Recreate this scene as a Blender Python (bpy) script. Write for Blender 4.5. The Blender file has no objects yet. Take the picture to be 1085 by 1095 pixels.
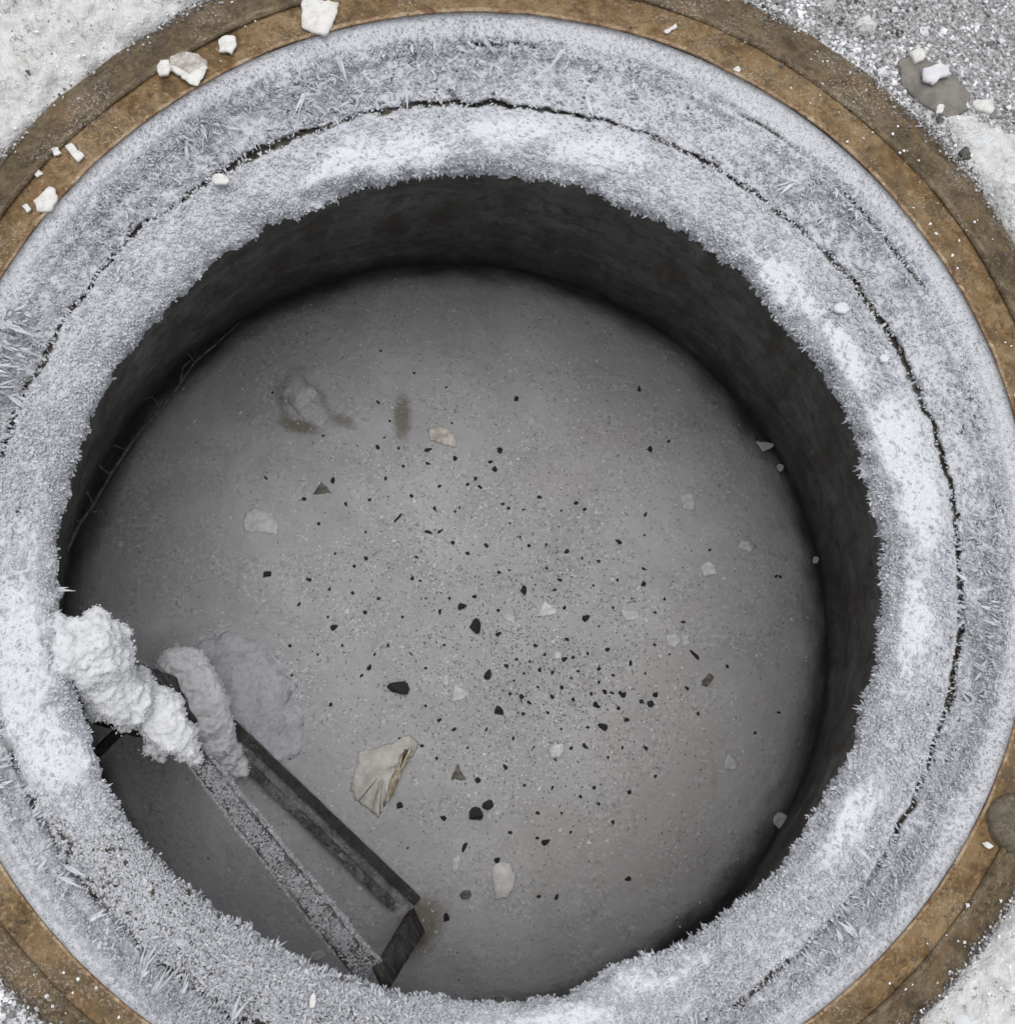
import bpy, bmesh, math, random
import numpy as np
from mathutils import Vector, Matrix

random.seed(7)
RNG = np.random.default_rng(11)
SC = bpy.context.scene
COL = SC.collection

# ------------------------------------------------------------------ camera
W, H, F = 1085.0, 1095.0, 1163.0          # photograph size and focal length in its pixels
NADIR = (421.0, 812.0)                    # where a plumb line below the camera appears
CAM_Z = 0.80
dn = Vector(((NADIR[0]-W/2)/F, -(NADIR[1]-H/2)/F, -1)).normalized()
Zc = -dn
Xc = (Vector((1, 0, 0)) - Zc*Zc.x).normalized()
Yc = Zc.cross(Xc)
C2W = Matrix((Xc, Yc, Zc))
cam_d = bpy.data.cameras.new('camera')
cam = bpy.data.objects.new('camera', cam_d)
COL.objects.link(cam)
cam.matrix_world = Matrix.Translation((0, 0, CAM_Z)) @ C2W.to_4x4()
cam_d.sensor_fit = 'HORIZONTAL'
cam_d.sensor_width = 36
cam_d.lens = 36*F/W
cam_d.clip_start = 0.02
cam_d.clip_end = 500
SC.camera = cam

# ------------------------------------------------------------------ sky, sun, exposure
SUN_EL, SUN_AZ = math.radians(86), math.radians(330)
world = bpy.data.worlds.new('World')
SC.world = world
world.use_nodes = True
wn = world.node_tree.nodes
wl = world.node_tree.links
wn.clear()
sky = wn.new('ShaderNodeTexSky')
sky.sky_type = 'NISHITA'
sky.sun_disc = False
sky.sun_elevation = SUN_EL
sky.sun_rotation = SUN_AZ
sky.air_density = 1.0
sky.dust_density = 3.0
hsv = wn.new('ShaderNodeHueSaturation')
hsv.inputs['Saturation'].default_value = 0.20      # overcast: a nearly grey sky
bg = wn.new('ShaderNodeBackground')
bg.inputs['Strength'].default_value = 0.12
wo = wn.new('ShaderNodeOutputWorld')
wl.new(sky.outputs[0], hsv.inputs['Color'])
wl.new(hsv.outputs[0], bg.inputs['Color'])
wl.new(bg.outputs[0], wo.inputs['Surface'])

sd = bpy.data.lights.new('sun', 'SUN')
sd.energy = 0.9
sd.angle = math.radians(50)
sd.color = (1.0, 0.98, 0.95)
so = bpy.data.objects.new('sun', sd)
COL.objects.link(so)
sv = Vector((math.sin(SUN_AZ)*math.cos(SUN_EL), math.cos(SUN_AZ)*math.cos(SUN_EL), math.sin(SUN_EL)))
so.rotation_euler = sv.to_track_quat('Z', 'Y').to_euler()
so.location = sv*5

vs = SC.view_settings
vs.view_transform = 'Standard'
vs.look = 'None'
vs.exposure = 0.42
vs.gamma = 1.0
vs.use_curve_mapping = False
SC.render.engine = 'CYCLES'
SC.cycles.max_bounces = 5
SC.cycles.diffuse_bounces = 4
SC.cycles.glossy_bounces = 2
SC.cycles.transmission_bounces = 2
SC.cycles.transparent_max_bounces = 2
SC.cycles.caustics_reflective = False
SC.cycles.caustics_refractive = False
SC.cycles.use_adaptive_sampling = True
SC.cycles.adaptive_threshold = 0.02
SC.cycles.use_denoising = True

# ------------------------------------------------------------------ geometry helpers
MW = np.array(C2W)          # rows are the world axes in camera coordinates, so it maps camera to world


def ray(u, v):
    u = np.asarray(u, float); v = np.asarray(v, float)
    d = np.stack([(u-W/2)/F, -(v-H/2)/F, -np.ones_like(u)], -1)
    return d @ MW.T


def at(u, v, z):
    """World point(s) at height z that the photograph shows at pixel (u, v)."""
    d = ray(u, v)
    z = np.asarray(z, float)
    t = (z-CAM_Z)/d[..., 2]
    p = d*t[..., None]
    p[..., 2] += CAM_Z
    return p


def V(u, v, z):
    return Vector(at(u, v, z).tolist())


def to_px(p):
    q = (np.asarray(p, float)-np.array([0, 0, CAM_Z])) @ MW
    return W/2+F*q[..., 0]/-q[..., 2], H/2-F*q[..., 1]/-q[..., 2]


def _h(ix, iy, iz, seed):
    n = (ix*374761393+iy*668265263+iz*2147483647+seed*1274126177) & 0xFFFFFFFF
    n = ((n ^ (n >> 13))*1274126177) & 0xFFFFFFFF
    n = ((n ^ (n >> 16))*2246822519) & 0xFFFFFFFF
    return ((n ^ (n >> 15)) & 0xFFFFFF)/float(0xFFFFFF)


def vnoise(p, f, seed=0):
    q = np.asarray(p, float)*f+1000.0
    i = np.floor(q).astype(np.int64)
    t = q-i
    t = t*t*(3-2*t)
    x, y, z = i[..., 0], i[..., 1], i[..., 2]
    tx, ty, tz = t[..., 0], t[..., 1], t[..., 2]
    r = 0
    for a in (0, 1):
        for b in (0, 1):
            for c in (0, 1):
                w = (tx if a else 1-tx)*(ty if b else 1-ty)*(tz if c else 1-tz)
                r = r+w*_h(x+a, y+b, z+c, seed)
    return r*2-1


def fbm(p, f, oct=3, seed=0, gain=0.5):
    r, a, s = 0, 1.0, 0
    for k in range(oct):
        r = r+a*vnoise(p, f*2**k, seed+k*17)
        s += a
        a *= gain
    return r/s


def smooth(a, b, x):
    t = np.clip((x-a)/(b-a), 0, 1)
    return t*t*(3-2*t)


def fast_mesh(name, verts, faces, attrs=None, smooth_shade=True):
    """verts (N,3); faces (M,k) with one k."""
    verts = np.ascontiguousarray(verts, np.float32)
    faces = np.ascontiguousarray(faces, np.int32)
    me = bpy.data.meshes.new(name)
    m, k = faces.shape
    me.vertices.add(len(verts)); me.vertices.foreach_set('co', verts.ravel())
    me.loops.add(m*k); me.loops.foreach_set('vertex_index', faces.ravel())
    me.polygons.add(m)
    me.polygons.foreach_set('loop_start', np.arange(0, m*k, k, dtype=np.int32))
    me.polygons.foreach_set('use_smooth', np.full(m, smooth_shade, dtype=bool))
    me.update(calc_edges=True)
    for nm, arr in (attrs or {}).items():
        a = me.attributes.new(nm, 'FLOAT', 'POINT')
        a.data.foreach_set('value', np.ascontiguousarray(arr, np.float32).ravel())
    me.validate()
    return me


def grid_faces(rows, cols, wrap=True):
    r = np.arange(rows-1)[:, None]
    c = np.arange(cols if wrap else cols-1)[None, :]
    c2 = (c+1) % cols
    f = np.stack(np.broadcast_arrays(r*cols+c, r*cols+c2, (r+1)*cols+c2, (r+1)*cols+c), -1)
    return f.reshape(-1, 4)


def obj(name, me, mat=None, parent=None, label=None, cat=None, group=None, kind=None):
    o = bpy.data.objects.new(name, me)
    COL.objects.link(o)
    if mat is not None and not me.materials:
        me.materials.append(mat)
    if parent is not None:
        o.parent = parent
        o.matrix_parent_inverse = Matrix.Identity(4)
        o.location = -parent.location if parent.type == 'EMPTY' else (0, 0, 0)
    if label: o['label'] = label
    if cat: o['category'] = cat
    if group: o['group'] = group
    if kind: o['kind'] = kind
    return o


def thing(name, loc, label, cat, group=None):
    o = bpy.data.objects.new(name, None)
    COL.objects.link(o)
    o.location = loc
    o.empty_display_size = 0.03
    o['label'] = label
    o['category'] = cat
    if group: o['group'] = group
    return o


def bm_mesh(bm, name, smooth_shade=True):
    me = bpy.data.meshes.new(name)
    bmesh.ops.recalc_face_normals(bm, faces=bm.faces)
    bm.to_mesh(me)
    bm.free()
    for p in me.polygons:
        p.use_smooth = smooth_shade
    return me


# ------------------------------------------------------------------ materials
class NT:
    def __init__(self, name):
        self.m = bpy.data.materials.new(name)
        self.m.use_nodes = True
        self.t = self.m.node_tree
        self.n = self.t.nodes
        self.n.clear()
        self.out = self.n.new('ShaderNodeOutputMaterial')
        self.tc = self.n.new('ShaderNodeTexCoord')
        self.b = self.n.new('ShaderNodeBsdfPrincipled')
        self.t.links.new(self.b.outputs[0], self.out.inputs['Surface'])

    def link(self, a, b):
        self.t.links.new(a, b)

    def noise(self, scale, detail=4, rough=0.55, dist=0.0):
        n = self.n.new('ShaderNodeTexNoise')
        n.inputs['Scale'].default_value = scale
        n.inputs['Detail'].default_value = detail
        n.inputs['Roughness'].default_value = rough
        n.inputs['Distortion'].default_value = dist
        self.link(self.tc.outputs['Object'], n.inputs['Vector'])
        k = 1.7 if detail >= 3 else 1.0          # stretch: fractal noise bunches around one half
        return self.math('ADD', self.math('MULTIPLY', n.outputs['Fac'], k), 0.5-0.5*k)

    def voro(self, scale, feature='F1', out='Distance', rnd=1.0):
        n = self.n.new('ShaderNodeTexVoronoi')
        n.feature = feature
        n.inputs['Scale'].default_value = scale
        n.inputs['Randomness'].default_value = rnd
        self.link(self.tc.outputs['Object'], n.inputs['Vector'])
        return n.outputs[out]

    def ramp(self, fac, stops):
        r = self.n.new('ShaderNodeValToRGB')
        e = r.color_ramp.elements
        while len(e) < len(stops):
            e.new(0.5)
        for k, (p, c) in enumerate(stops):
            e[k].position = p
            e[k].color = (c, c, c, 1) if isinstance(c, (int, float)) else (*c, 1)
        self.link(fac, r.inputs[0])
        return r.outputs[0]

    def mix(self, fac, a, b):
        m = self.n.new('ShaderNodeMix')
        m.data_type = 'RGBA'
        for s, x in ((0, fac), (6, a), (7, b)):
            if isinstance(x, (int, float)):
                m.inputs[s].default_value = x
            elif isinstance(x, tuple):
                m.inputs[s].default_value = (*x, 1)
            else:
                self.link(x, m.inputs[s])
        return m.outputs[2]

    def math(self, op, a, b=0.0):
        m = self.n.new('ShaderNodeMath')
        m.operation = op
        for s, x in ((0, a), (1, b)):
            if isinstance(x, (int, float)):
                m.inputs[s].default_value = x
            else:
                self.link(x, m.inputs[s])
        return m.outputs[0]

    def attr(self, name):
        a = self.n.new('ShaderNodeAttribute')
        a.attribute_name = name
        return a.outputs['Fac']

    def objrand(self):
        return self.n.new('ShaderNodeObjectInfo').outputs['Random']

    def set(self, color=None, rough=None, spec=0.3, metal=0.0):
        if color is not None:
            if isinstance(color, tuple):
                self.b.inputs['Base Color'].default_value = (*color, 1)
            else:
                self.link(color, self.b.inputs['Base Color'])
        if rough is not None:
            if isinstance(rough, (int, float)):
                self.b.inputs['Roughness'].default_value = rough
            else:
                self.link(rough, self.b.inputs['Roughness'])
        self.b.inputs['Specular IOR Level'].default_value = spec
        self.b.inputs['Metallic'].default_value = metal

    def bump(self, h, dist, strength=1.0):
        b = self.n.new('ShaderNodeBump')
        b.inputs['Distance'].default_value = dist*0.42
        b.inputs['Strength'].default_value = strength
        self.link(h, b.inputs['Height'])
        self.link(b.outputs[0], self.b.inputs['Normal'])

    def translucent(self, color, fac):
        t = self.n.new('ShaderNodeBsdfTranslucent')
        if isinstance(color, tuple):
            t.inputs[0].default_value = (*color, 1)
        else:
            self.link(color, t.inputs[0])
        m = self.n.new('ShaderNodeMixShader')
        m.inputs[0].default_value = fac
        self.link(self.b.outputs[0], m.inputs[1])
        self.link(t.outputs[0], m.inputs[2])
        self.link(m.outputs[0], self.out.inputs['Surface'])


M = {}
LOW_DARK = [(0.55, 0.0), (1.0, 0.6)]      # wall colour darkens toward its foot


def mat_crystal():
    t = NT('frost_crystal')
    c = t.ramp(t.attr('tint'), [(0.0, (0.54, 0.54, 0.555)), (0.35, (0.76, 0.775, 0.815)), (1.0, (0.91, 0.92, 0.945))])
    t.set(c, 0.35, 0.4)
    t.translucent(c, 0.48)
    return t.m


def mat_seat():
    t = NT('frosted_iron')
    frost = t.mix(t.noise(350, 3), (0.50, 0.51, 0.54), (0.72, 0.735, 0.77))
    metal = t.mix(t.noise(120, 4), (0.035, 0.033, 0.03), (0.16, 0.14, 0.115))
    sp = t.math('SUBTRACT', t.noise(420, 4, 0.7), 0.5)
    f = t.math('ADD', t.math('MULTIPLY', sp, 0.75), t.attr('bare'))
    f = t.ramp(f, [(0.35, 0.0), (0.62, 1.0)])
    col = t.mix(f, frost, metal)
    col = t.mix(t.math('MULTIPLY', t.attr('snow'), 0.9), col, (0.75, 0.765, 0.80))
    t.set(col, 0.75, 0.25)
    t.bump(t.noise(500, 4, 0.7), 0.003, 0.8)
    return t.m


def mat_rust(name, c0, c1, c2, white=0.0, rough=(0.35, 0.75), mott=1.0, stain=None):
    t = NT(name)
    n1 = t.noise(38, 8, 0.68, 0.8)
    a = t.ramp(n1, [(0.32, c0), (0.50, c1), (0.70, c2)])
    dk = t.math('MULTIPLY', t.ramp(t.noise(260, 5, 0.72, 0.5), [(0.50, 0.0), (0.72, 0.8)]), t.ramp(t.noise(26, 4, 0.6), [(0.38, 0.15), (0.60, 1.0)]))
    a = t.mix(t.math('MULTIPLY', dk, mott), a, tuple(x*0.32 for x in c0))
    if stain:
        big = t.ramp(t.noise(17, 6, 0.68, 1.0), [(0.50, 0.0), (0.70, 0.65)])
        a = t.mix(big, a, stain)
        big2 = t.ramp(t.noise(55, 6, 0.7, 1.5), [(0.60, 0.0), (0.74, 0.7)])
        a = t.mix(big2, a, tuple(x*0.4 for x in stain))
    st = t.ramp(t.noise(210, 6, 0.75, 1.0), [(0.56, 0.0), (0.74, 0.6)])
    a = t.mix(st, a, tuple(min(1, x*1.45+0.03) for x in c2))
    if white:
        w = t.ramp(t.noise(430, 5, 0.75), [(0.57, 0.0), (0.66, white)])
        w2 = t.ramp(t.noise(17, 3), [(0.48, 0.0), (0.62, 1.0)])
        a = t.mix(t.math('MULTIPLY', w, w2), a, (0.62, 0.60, 0.56))
    r = t.ramp(t.noise(60, 4), [(0.35, rough[0]), (0.65, rough[1])])
    t.set(a, r, 0.35)
    h = t.math('ADD', t.noise(120, 7, 0.7), t.math('MULTIPLY', t.noise(500, 4, 0.7), 0.45))
    t.bump(h, 0.0035, 0.9)
    return t.m


def mat_wall():
    t = NT('dark_concrete')
    a = t.ramp(t.noise(9, 6, 0.65, 0.5), [(0.3, (0.09, 0.084, 0.075)), (0.55, (0.135, 0.131, 0.12)), (0.75, (0.195, 0.19, 0.172))])
    a = t.mix(t.ramp(t.noise(45, 6, 0.7, 0.6), [(0.48, 0.0), (0.72, 0.7)]), a, (0.04, 0.036, 0.028))
    a = t.mix(t.ramp(t.noise(120, 6, 0.75), [(0.56, 0.0), (0.74, 0.45)]), a, (0.22, 0.215, 0.195))
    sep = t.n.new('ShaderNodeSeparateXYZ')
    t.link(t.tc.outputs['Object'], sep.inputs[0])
    graded = t.math('ADD', t.math('MULTIPLY', sep.outputs['Z'], -2.6), t.math('MULTIPLY', t.math('SUBTRACT', t.noise(16, 6, 0.7), 0.5), 1.1))
    graded = t.ramp(t.math('ADD', graded, 0.0), LOW_DARK)
    run = t.n.new('ShaderNodeMapping'); run.inputs['Scale'].default_value = (1, 1, 0.12)
    t.link(t.tc.outputs['Object'], run.inputs[0])
    rn = t.n.new('ShaderNodeTexNoise'); rn.inputs['Scale'].default_value = 34; rn.inputs['Detail'].default_value = 5; rn.inputs['Roughness'].default_value = 0.65
    t.link(run.outputs[0], rn.inputs['Vector'])
    a = t.mix(t.ramp(rn.outputs['Fac'], [(0.50, 0.0), (0.64, 0.65)]), a, (0.055, 0.045, 0.034))      # rusty run-down streaks
    a = t.mix(graded, a, (0.028, 0.027, 0.026))  # darker tone mixed in lower down the wall
    t.set(a, 0.7, 0.3)
    t.bump(t.noise(90, 7, 0.7), 0.005, 0.8)
    return t.m


def mat_ice():
    t = NT('grey_ice')
    base = t.ramp(t.noise(9, 6, 0.65, 0.6), [(0.25, (0.285, 0.282, 0.287)), (0.50, (0.325, 0.322, 0.328)), (0.75, (0.38, 0.377, 0.385))])
    brown = t.ramp(t.math('ADD', t.attr('brown'), t.math('MULTIPLY', t.math('SUBTRACT', t.noise(14, 5, 0.65), 0.5), 0.9)), [(0.15, 0.0), (0.9, 0.9)])
    base = t.mix(brown, base, (0.325, 0.303, 0.268))
    patch = t.math('ADD', t.noise(24, 4, 0.6), t.math('MULTIPLY', t.attr('mid'), 0.16))
    pm = t.ramp(patch, [(0.46, 0.0), (0.64, 1.0)])
    fine = t.noise(210, 3, 0.7)
    base = t.mix(t.math('MULTIPLY', t.ramp(fine, [(0.52, 0.0), (0.74, 0.75)]), t.math('ADD', t.math('MULTIPLY', pm, 0.75), 0.25)), base, (0.46, 0.46, 0.475))
    gd = t.math('MULTIPLY', t.ramp(t.noise(170, 4, 0.7, 0.5), [(0.58, 0.0), (0.76, 0.6)]), t.math('ADD', t.math('MULTIPLY', pm, 0.8), 0.12))
    base = t.mix(gd, base, (0.11, 0.107, 0.103))
    soft = t.ramp(t.noise(90, 4, 0.6, 0.8), [(0.42, 0.0), (0.70, 0.35)])
    base = t.mix(soft, base, (0.33, 0.33, 0.35))
    st = t.ramp(t.math('ADD', t.attr('stain'), t.math('MULTIPLY', t.math('SUBTRACT', t.noise(160, 5, 0.7), 0.5), 0.5)), [(0.25, 0.0), (0.75, 0.85)])
    base = t.mix(st, base, (0.13, 0.118, 0.085))
    base = t.mix(t.math('MULTIPLY', t.attr('clear'), 0.92), base, (0.045, 0.045, 0.047))  # ice colour goes darker toward the wall
    t.set(base, t.ramp(t.noise(40, 4), [(0.35, 0.45), (0.65, 0.75)]), 0.25)
    t.bump(t.math('ADD', t.noise(230, 4, 0.7), t.math('MULTIPLY', t.noise(60, 4), 2.0)), 0.0022, 0.8)
    return t.m


def mat_ground():
    t = NT('frosty_asphalt')
    asp = t.ramp(t.noise(330, 5, 0.75), [(0.30, (0.13, 0.13, 0.13)), (0.5, (0.33, 0.33, 0.33)), (0.68, (0.60, 0.60, 0.61))])
    snow = t.ramp(t.noise(70, 7, 0.7), [(0.2, (0.62, 0.62, 0.595)), (0.5, (0.77, 0.775, 0.77)), (0.8, (0.86, 0.87, 0.88))])
    soil = t.ramp(t.noise(210, 4, 0.7, 0.6), [(0.58, 0.0), (0.70, 0.8)])
    soil = t.math('MULTIPLY', soil, t.ramp(t.noise(28, 4, 0.6), [(0.45, 0.0), (0.66, 1.0)]))
    snow = t.mix(soil, snow, (0.22, 0.205, 0.18))
    sm = t.math('ADD', t.attr('snow'), t.math('MULTIPLY', t.math('SUBTRACT', t.noise(190, 7, 0.78), 0.5), 0.9))
    sm = t.ramp(sm, [(0.42, 0.0), (0.54, 1.0)])
    t.set(t.mix(sm, asp, snow), 0.85, 0.2)
    t.bump(t.math('ADD', t.noise(230, 5, 0.72), t.math('MULTIPLY', t.noise(60, 4, 0.6), 1.8)), 0.0065, 0.8)
    return t.m


def mat_tint(name, stops, rough=0.8, attr=True, bump=(200, 0.002)):
    t = NT(name)
    c = t.ramp(t.attr('tint') if attr else t.noise(bump[0]*0.5, 4, 0.65), stops)
    t.set(c, rough, 0.25)
    if bump:
        t.bump(t.noise(bump[0], 4, 0.65), bump[1], 0.7)
    return t.m


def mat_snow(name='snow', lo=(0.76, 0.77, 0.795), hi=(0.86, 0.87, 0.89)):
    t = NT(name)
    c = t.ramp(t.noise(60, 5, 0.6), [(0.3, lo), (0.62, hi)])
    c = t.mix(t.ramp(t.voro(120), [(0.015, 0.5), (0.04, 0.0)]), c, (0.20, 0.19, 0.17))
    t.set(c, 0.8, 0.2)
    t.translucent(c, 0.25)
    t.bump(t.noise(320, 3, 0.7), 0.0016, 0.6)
    return t.m


M['crystal'] = mat_crystal()
M['seat'] = mat_seat()
M['outer'] = mat_rust('weathered_olive_iron', (0.064, 0.045, 0.022), (0.112, 0.080, 0.042), (0.165, 0.122, 0.070), 0.45, stain=(0.17, 0.108, 0.05))
M['rust'] = mat_rust('rusty_brown_iron', (0.125, 0.072, 0.028), (0.205, 0.128, 0.055), (0.28, 0.19, 0.098), 0.30, (0.3, 0.6), 0.7, stain=(0.10, 0.072, 0.040))
M['ridge'] = mat_rust('worn_ridge', (0.09, 0.066, 0.038), (0.15, 0.112, 0.064), (0.23, 0.18, 0.115), 0.5, stain=(0.16, 0.10, 0.05))
M['edge'] = mat_rust('worn_rust_edge', (0.16, 0.075, 0.03), (0.30, 0.20, 0.11), (0.46, 0.36, 0.24), 0.0)
M['boss'] = mat_rust('brown_iron_boss', (0.075, 0.062, 0.042), (0.115, 0.096, 0.068), (0.17, 0.145, 0.105), 0.4, stain=(0.14, 0.10, 0.055))
M['wall'] = mat_wall()
M['ice'] = mat_ice()
M['ground'] = mat_ground()
M['grain'] = mat_tint('frosted_grit', [(0.0, (0.06, 0.06, 0.06)), (0.3, (0.22, 0.22, 0.22)), (0.5, (0.46, 0.46, 0.47)), (0.8, (0.72, 0.73, 0.75)), (1, (0.86, 0.87, 0.89))], 0.85, True, None)
M['icegrain'] = mat_tint('ice_grain', [(0, (0.22, 0.22, 0.23)), (1, (0.56, 0.56, 0.58))], 0.5, True, None)
M['snow'] = mat_snow()
M['shadedsnow'] = mat_snow('shade_tinted_snow', (0.43, 0.437, 0.475), (0.54, 0.548, 0.59))  # snow darkened and blued: the heap's shade is painted into its colour
M['chip'] = mat_tint('white_flake', [(0.3, (0.56, 0.55, 0.52)), (0.6, (0.70, 0.69, 0.665))], 0.7, False, (400, 0.001))
M['chip_tan'] = mat_tint('beige_flake', [(0.3, (0.30, 0.27, 0.24)), (0.55, (0.43, 0.395, 0.36)), (0.75, (0.56, 0.525, 0.485))], 0.75, False, (300, 0.0015))
M['chip_ice'] = mat_tint('iced_flake', [(0.25, (0.42, 0.415, 0.405)), (0.7, (0.60, 0.595, 0.585))], 0.6, False, (300, 0.002))
M['chip_grey'] = mat_tint('grey_flake', [(0.3, (0.36, 0.36, 0.37)), (0.7, (0.50, 0.50, 0.51))], 0.6, False, (300, 0.001))
M['sheet'] = mat_tint('pale_sheet', [(0.25, (0.30, 0.29, 0.27)), (0.5, (0.40, 0.387, 0.36)), (0.75, (0.48, 0.465, 0.44))], 0.6, False, (160, 0.0015))
M['fold'] = mat_tint('ochre_fold', [(0.3, (0.20, 0.165, 0.11)), (0.5, (0.34, 0.295, 0.215)), (0.7, (0.44, 0.40, 0.32))], 0.6, False, (220, 0.001))
M['black'] = mat_tint('black_grit', [(0.3, (0.012, 0.012, 0.012)), (0.7, (0.035, 0.034, 0.033))], 0.6, False, (500, 0.001))
M['darkgrey'] = mat_tint('dark_grey_grit', [(0.3, (0.06, 0.058, 0.05)), (0.7, (0.15, 0.14, 0.12))], 0.8, False, (400, 0.001))
M['stone'] = mat_tint('grey_stone', [(0.3, (0.15, 0.14, 0.125)), (0.7, (0.23, 0.215, 0.19))], 0.85, False, (160, 0.002))
M['iron'] = mat_rust('dark_ladder_iron', (0.020, 0.020, 0.020), (0.028, 0.027, 0.026), (0.042, 0.041, 0.039), 0.15)
M['iron_rust'] = mat_rust('rusted_ladder_iron', (0.020, 0.018, 0.016), (0.034, 0.029, 0.025), (0.055, 0.046, 0.038), 0.1)
M['icyiron'] = mat_rust('ice_filmed_iron', (0.10, 0.10, 0.10), (0.17, 0.17, 0.175), (0.26, 0.26, 0.27), 0.3)
M['iron_frost'] = mat_rust('frosted_iron_flange', (0.035, 0.035, 0.035), (0.075, 0.075, 0.075), (0.16, 0.16, 0.165), 0.5)
M['stain'] = mat_tint('murky_ice', [(0.3, (0.16, 0.145, 0.10)), (0.7, (0.26, 0.24, 0.19))], 0.5, False, (90, 0.002))
M['clearice'] = mat_tint('milky_ice', [(0.3, (0.27, 0.265, 0.265)), (0.7, (0.40, 0.395, 0.40))], 0.35, False, (90, 0.003))
M['root'] = mat_tint('root_bark', [(0.3, (0.07, 0.068, 0.062)), (0.6, (0.13, 0.127, 0.12)), (0.75, (0.22, 0.22, 0.22))], 0.85, False, (300, 0.002))


# ------------------------------------------------------------------ the manhole ring
def circ(cx, cy, r, z, th):
    return at(cx+r*np.cos(th), cy+r*np.sin(th), z)


def band_mesh(name, rows, cols=900, sub=5, amp=0.0008, seed=1, rwob=0.0):
    """rows: (cx, cy, r_px, z) from outside in, joined by straight slopes with fine wear."""
    th = np.linspace(0, 2*np.pi, cols, endpoint=False)
    rows = np.array(rows, float)
    k = np.arange(len(rows))
    kk = np.linspace(0, len(rows)-1, (len(rows)-1)*sub+1)
    R = np.stack([np.interp(kk, k, rows[:, j]) for j in range(4)], -1)
    P = []
    for cx, cy, r, z in R:
        P.append(circ(cx, cy, r, np.full(cols, z), th))
    P = np.array(P)
    P[..., 2] += amp*fbm(P, 60, 4, seed)+amp*1.5*fbm(P, 14, 2, seed+5)
    if rwob:
        c = P.mean((0, 1))
        d = P-c; d[..., 2] = 0
        d /= np.linalg.norm(d, axis=-1, keepdims=True)
        P += d*(rwob*fbm(P, 25, 3, seed+9))[..., None]
    return fast_mesh(name, P.reshape(-1, 3), grid_faces(len(R), cols))


RC = (510, 610)
frame = thing('manhole_ring', at(510, 610, 0).tolist(), 'rusty brown round cast iron manhole frame lined with white frost', 'manhole frame')
obj('outer_band', band_mesh('outer_band', [(*RC, 678, -.024), (*RC, 672, -.012), (*RC, 664, -.006), (*RC, 650, -.003), (*RC, 634, -.0032)], seed=3, rwob=.0022, amp=.0011), M['outer'], frame, label='dull olive brown outer band of the frame')
obj('raised_ridge', band_mesh('raised_ridge', [(*RC, 646, -.009), (*RC, 641.5, -.0012), (*RC, 638, .0012), (*RC, 634.5, -.0008), (*RC, 630, -.009)], cols=1100, seed=9, rwob=.0012, amp=.0010), M['ridge'], frame)
obj('rusty_band', band_mesh('rusty_band', [(*RC, 640, -.0032), (*RC, 626, -.0028), (*RC, 610, -.0018), (*RC, 599.5, -.0018)], seed=5, amp=.0009), M['rust'], frame, label='orange brown rusty inner band')
obj('edge_lip', band_mesh('edge_lip', [(*RC, 604, -.007), (*RC, 601.5, -.0002), (*RC, 598.5, .0004), (*RC, 597, -.003), (*RC, 597, -.012)], cols=1300, sub=4, seed=7, rwob=.0009, amp=.0009), M['edge'], frame, label='thin worn rusty edge around the frost')

# round boss on the band at the right
bm = bmesh.new()
bc = V(1086, 880, 0)
prof = [(0.0, .0048), (.006, .0048), (.012, .0046), (.016, .0042), (.0195, .003), (.0215, .0005), (.0225, -.006)]
rings = []
for r, z in prof:
    if r == 0:
        rings.append([bm.verts.new((bc.x, bc.y, z))])
    else:
        rings.append([bm.verts.new((bc.x+r*math.cos(a)*(1+.03*math.sin(3*a)), bc.y+r*math.sin(a), z+random.uniform(-.0003, .0003))) for a in np.linspace(0, 2*math.pi, 40, endpoint=False)])
for i in range(40):
    bm.faces.new((rings[0][0], rings[1][i], rings[1][(i+1) % 40]))
for a, b in zip(rings[1:], rings[2:]):
    for i in range(40):
        bm.faces.new((a[i], b[i], b[(i+1) % 40], a[(i+1) % 40]))
obj('boss', bm_mesh(bm, 'boss'), M['boss'], frame, label='round greyish brown boss on the band')

# frosted seat: the sloped inner face, the dark joint and the flange down to the lip
NT_ = 1450
TH = np.linspace(0, 2*np.pi, NT_, endpoint=False)
ctrl = np.array([  # r_px, z, blend of centre (0 = outer centre, 1 = opening centre)
    (596.8, -.0045, 0.0), (592, -.0060, .02), (570, -.0100, .12), (561, -.0125, .2), (556, -.0165, .25),
    (545, -.0185, .4), (530, -.0225, .65), (523, -.0240, .75), (514, -.0235, .8), (492, -.0215, .9),
    (466, -.0245, 1.0), (452, -.0310, 1.0), (445, -.0400, 1.0), (444, -.0500, 1.0), (446, -.060, 1.02), (447, -.072, 1.1)], float)
seg = np.concatenate([[0], np.cumsum(np.hypot(np.diff(ctrl[:, 0]), np.diff(ctrl[:, 1])*900))])
NS = 190
ss = np.linspace(0, seg[-1], NS)
RP = np.interp(ss, seg, ctrl[:, 0]); ZP = np.interp(ss, seg, ctrl[:, 1]); BP = np.interp(ss, seg, ctrl[:, 2])
CXP = 510-8*BP; CYP = 610+19*BP
RR = RP[:, None]+0*TH[None]; ZZ = ZP[:, None]+0*TH[None]
UU = CXP[:, None]+RR*np.cos(TH); VV = CYP[:, None]+RR*np.sin(TH)
P0 = at(UU, VV, ZZ)
Pc = np.stack([UU, VV, np.zeros_like(UU)], -1)           # photograph pixels, only to place the snow patches by reading them off
ang = np.degrees(np.arctan2(VV-620, UU-506))              # -90 top, 0 right, 90 bottom


def angw(a0, a1, soft=12):
    d = (ang-a0) % 360
    span = (a1-a0) % 360
    return smooth(-soft, soft, np.where(d > 180+span/2, d-360, d))*(1-smooth(span-soft, span+soft, np.where(d > 180+span/2, d-360, d)))


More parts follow.
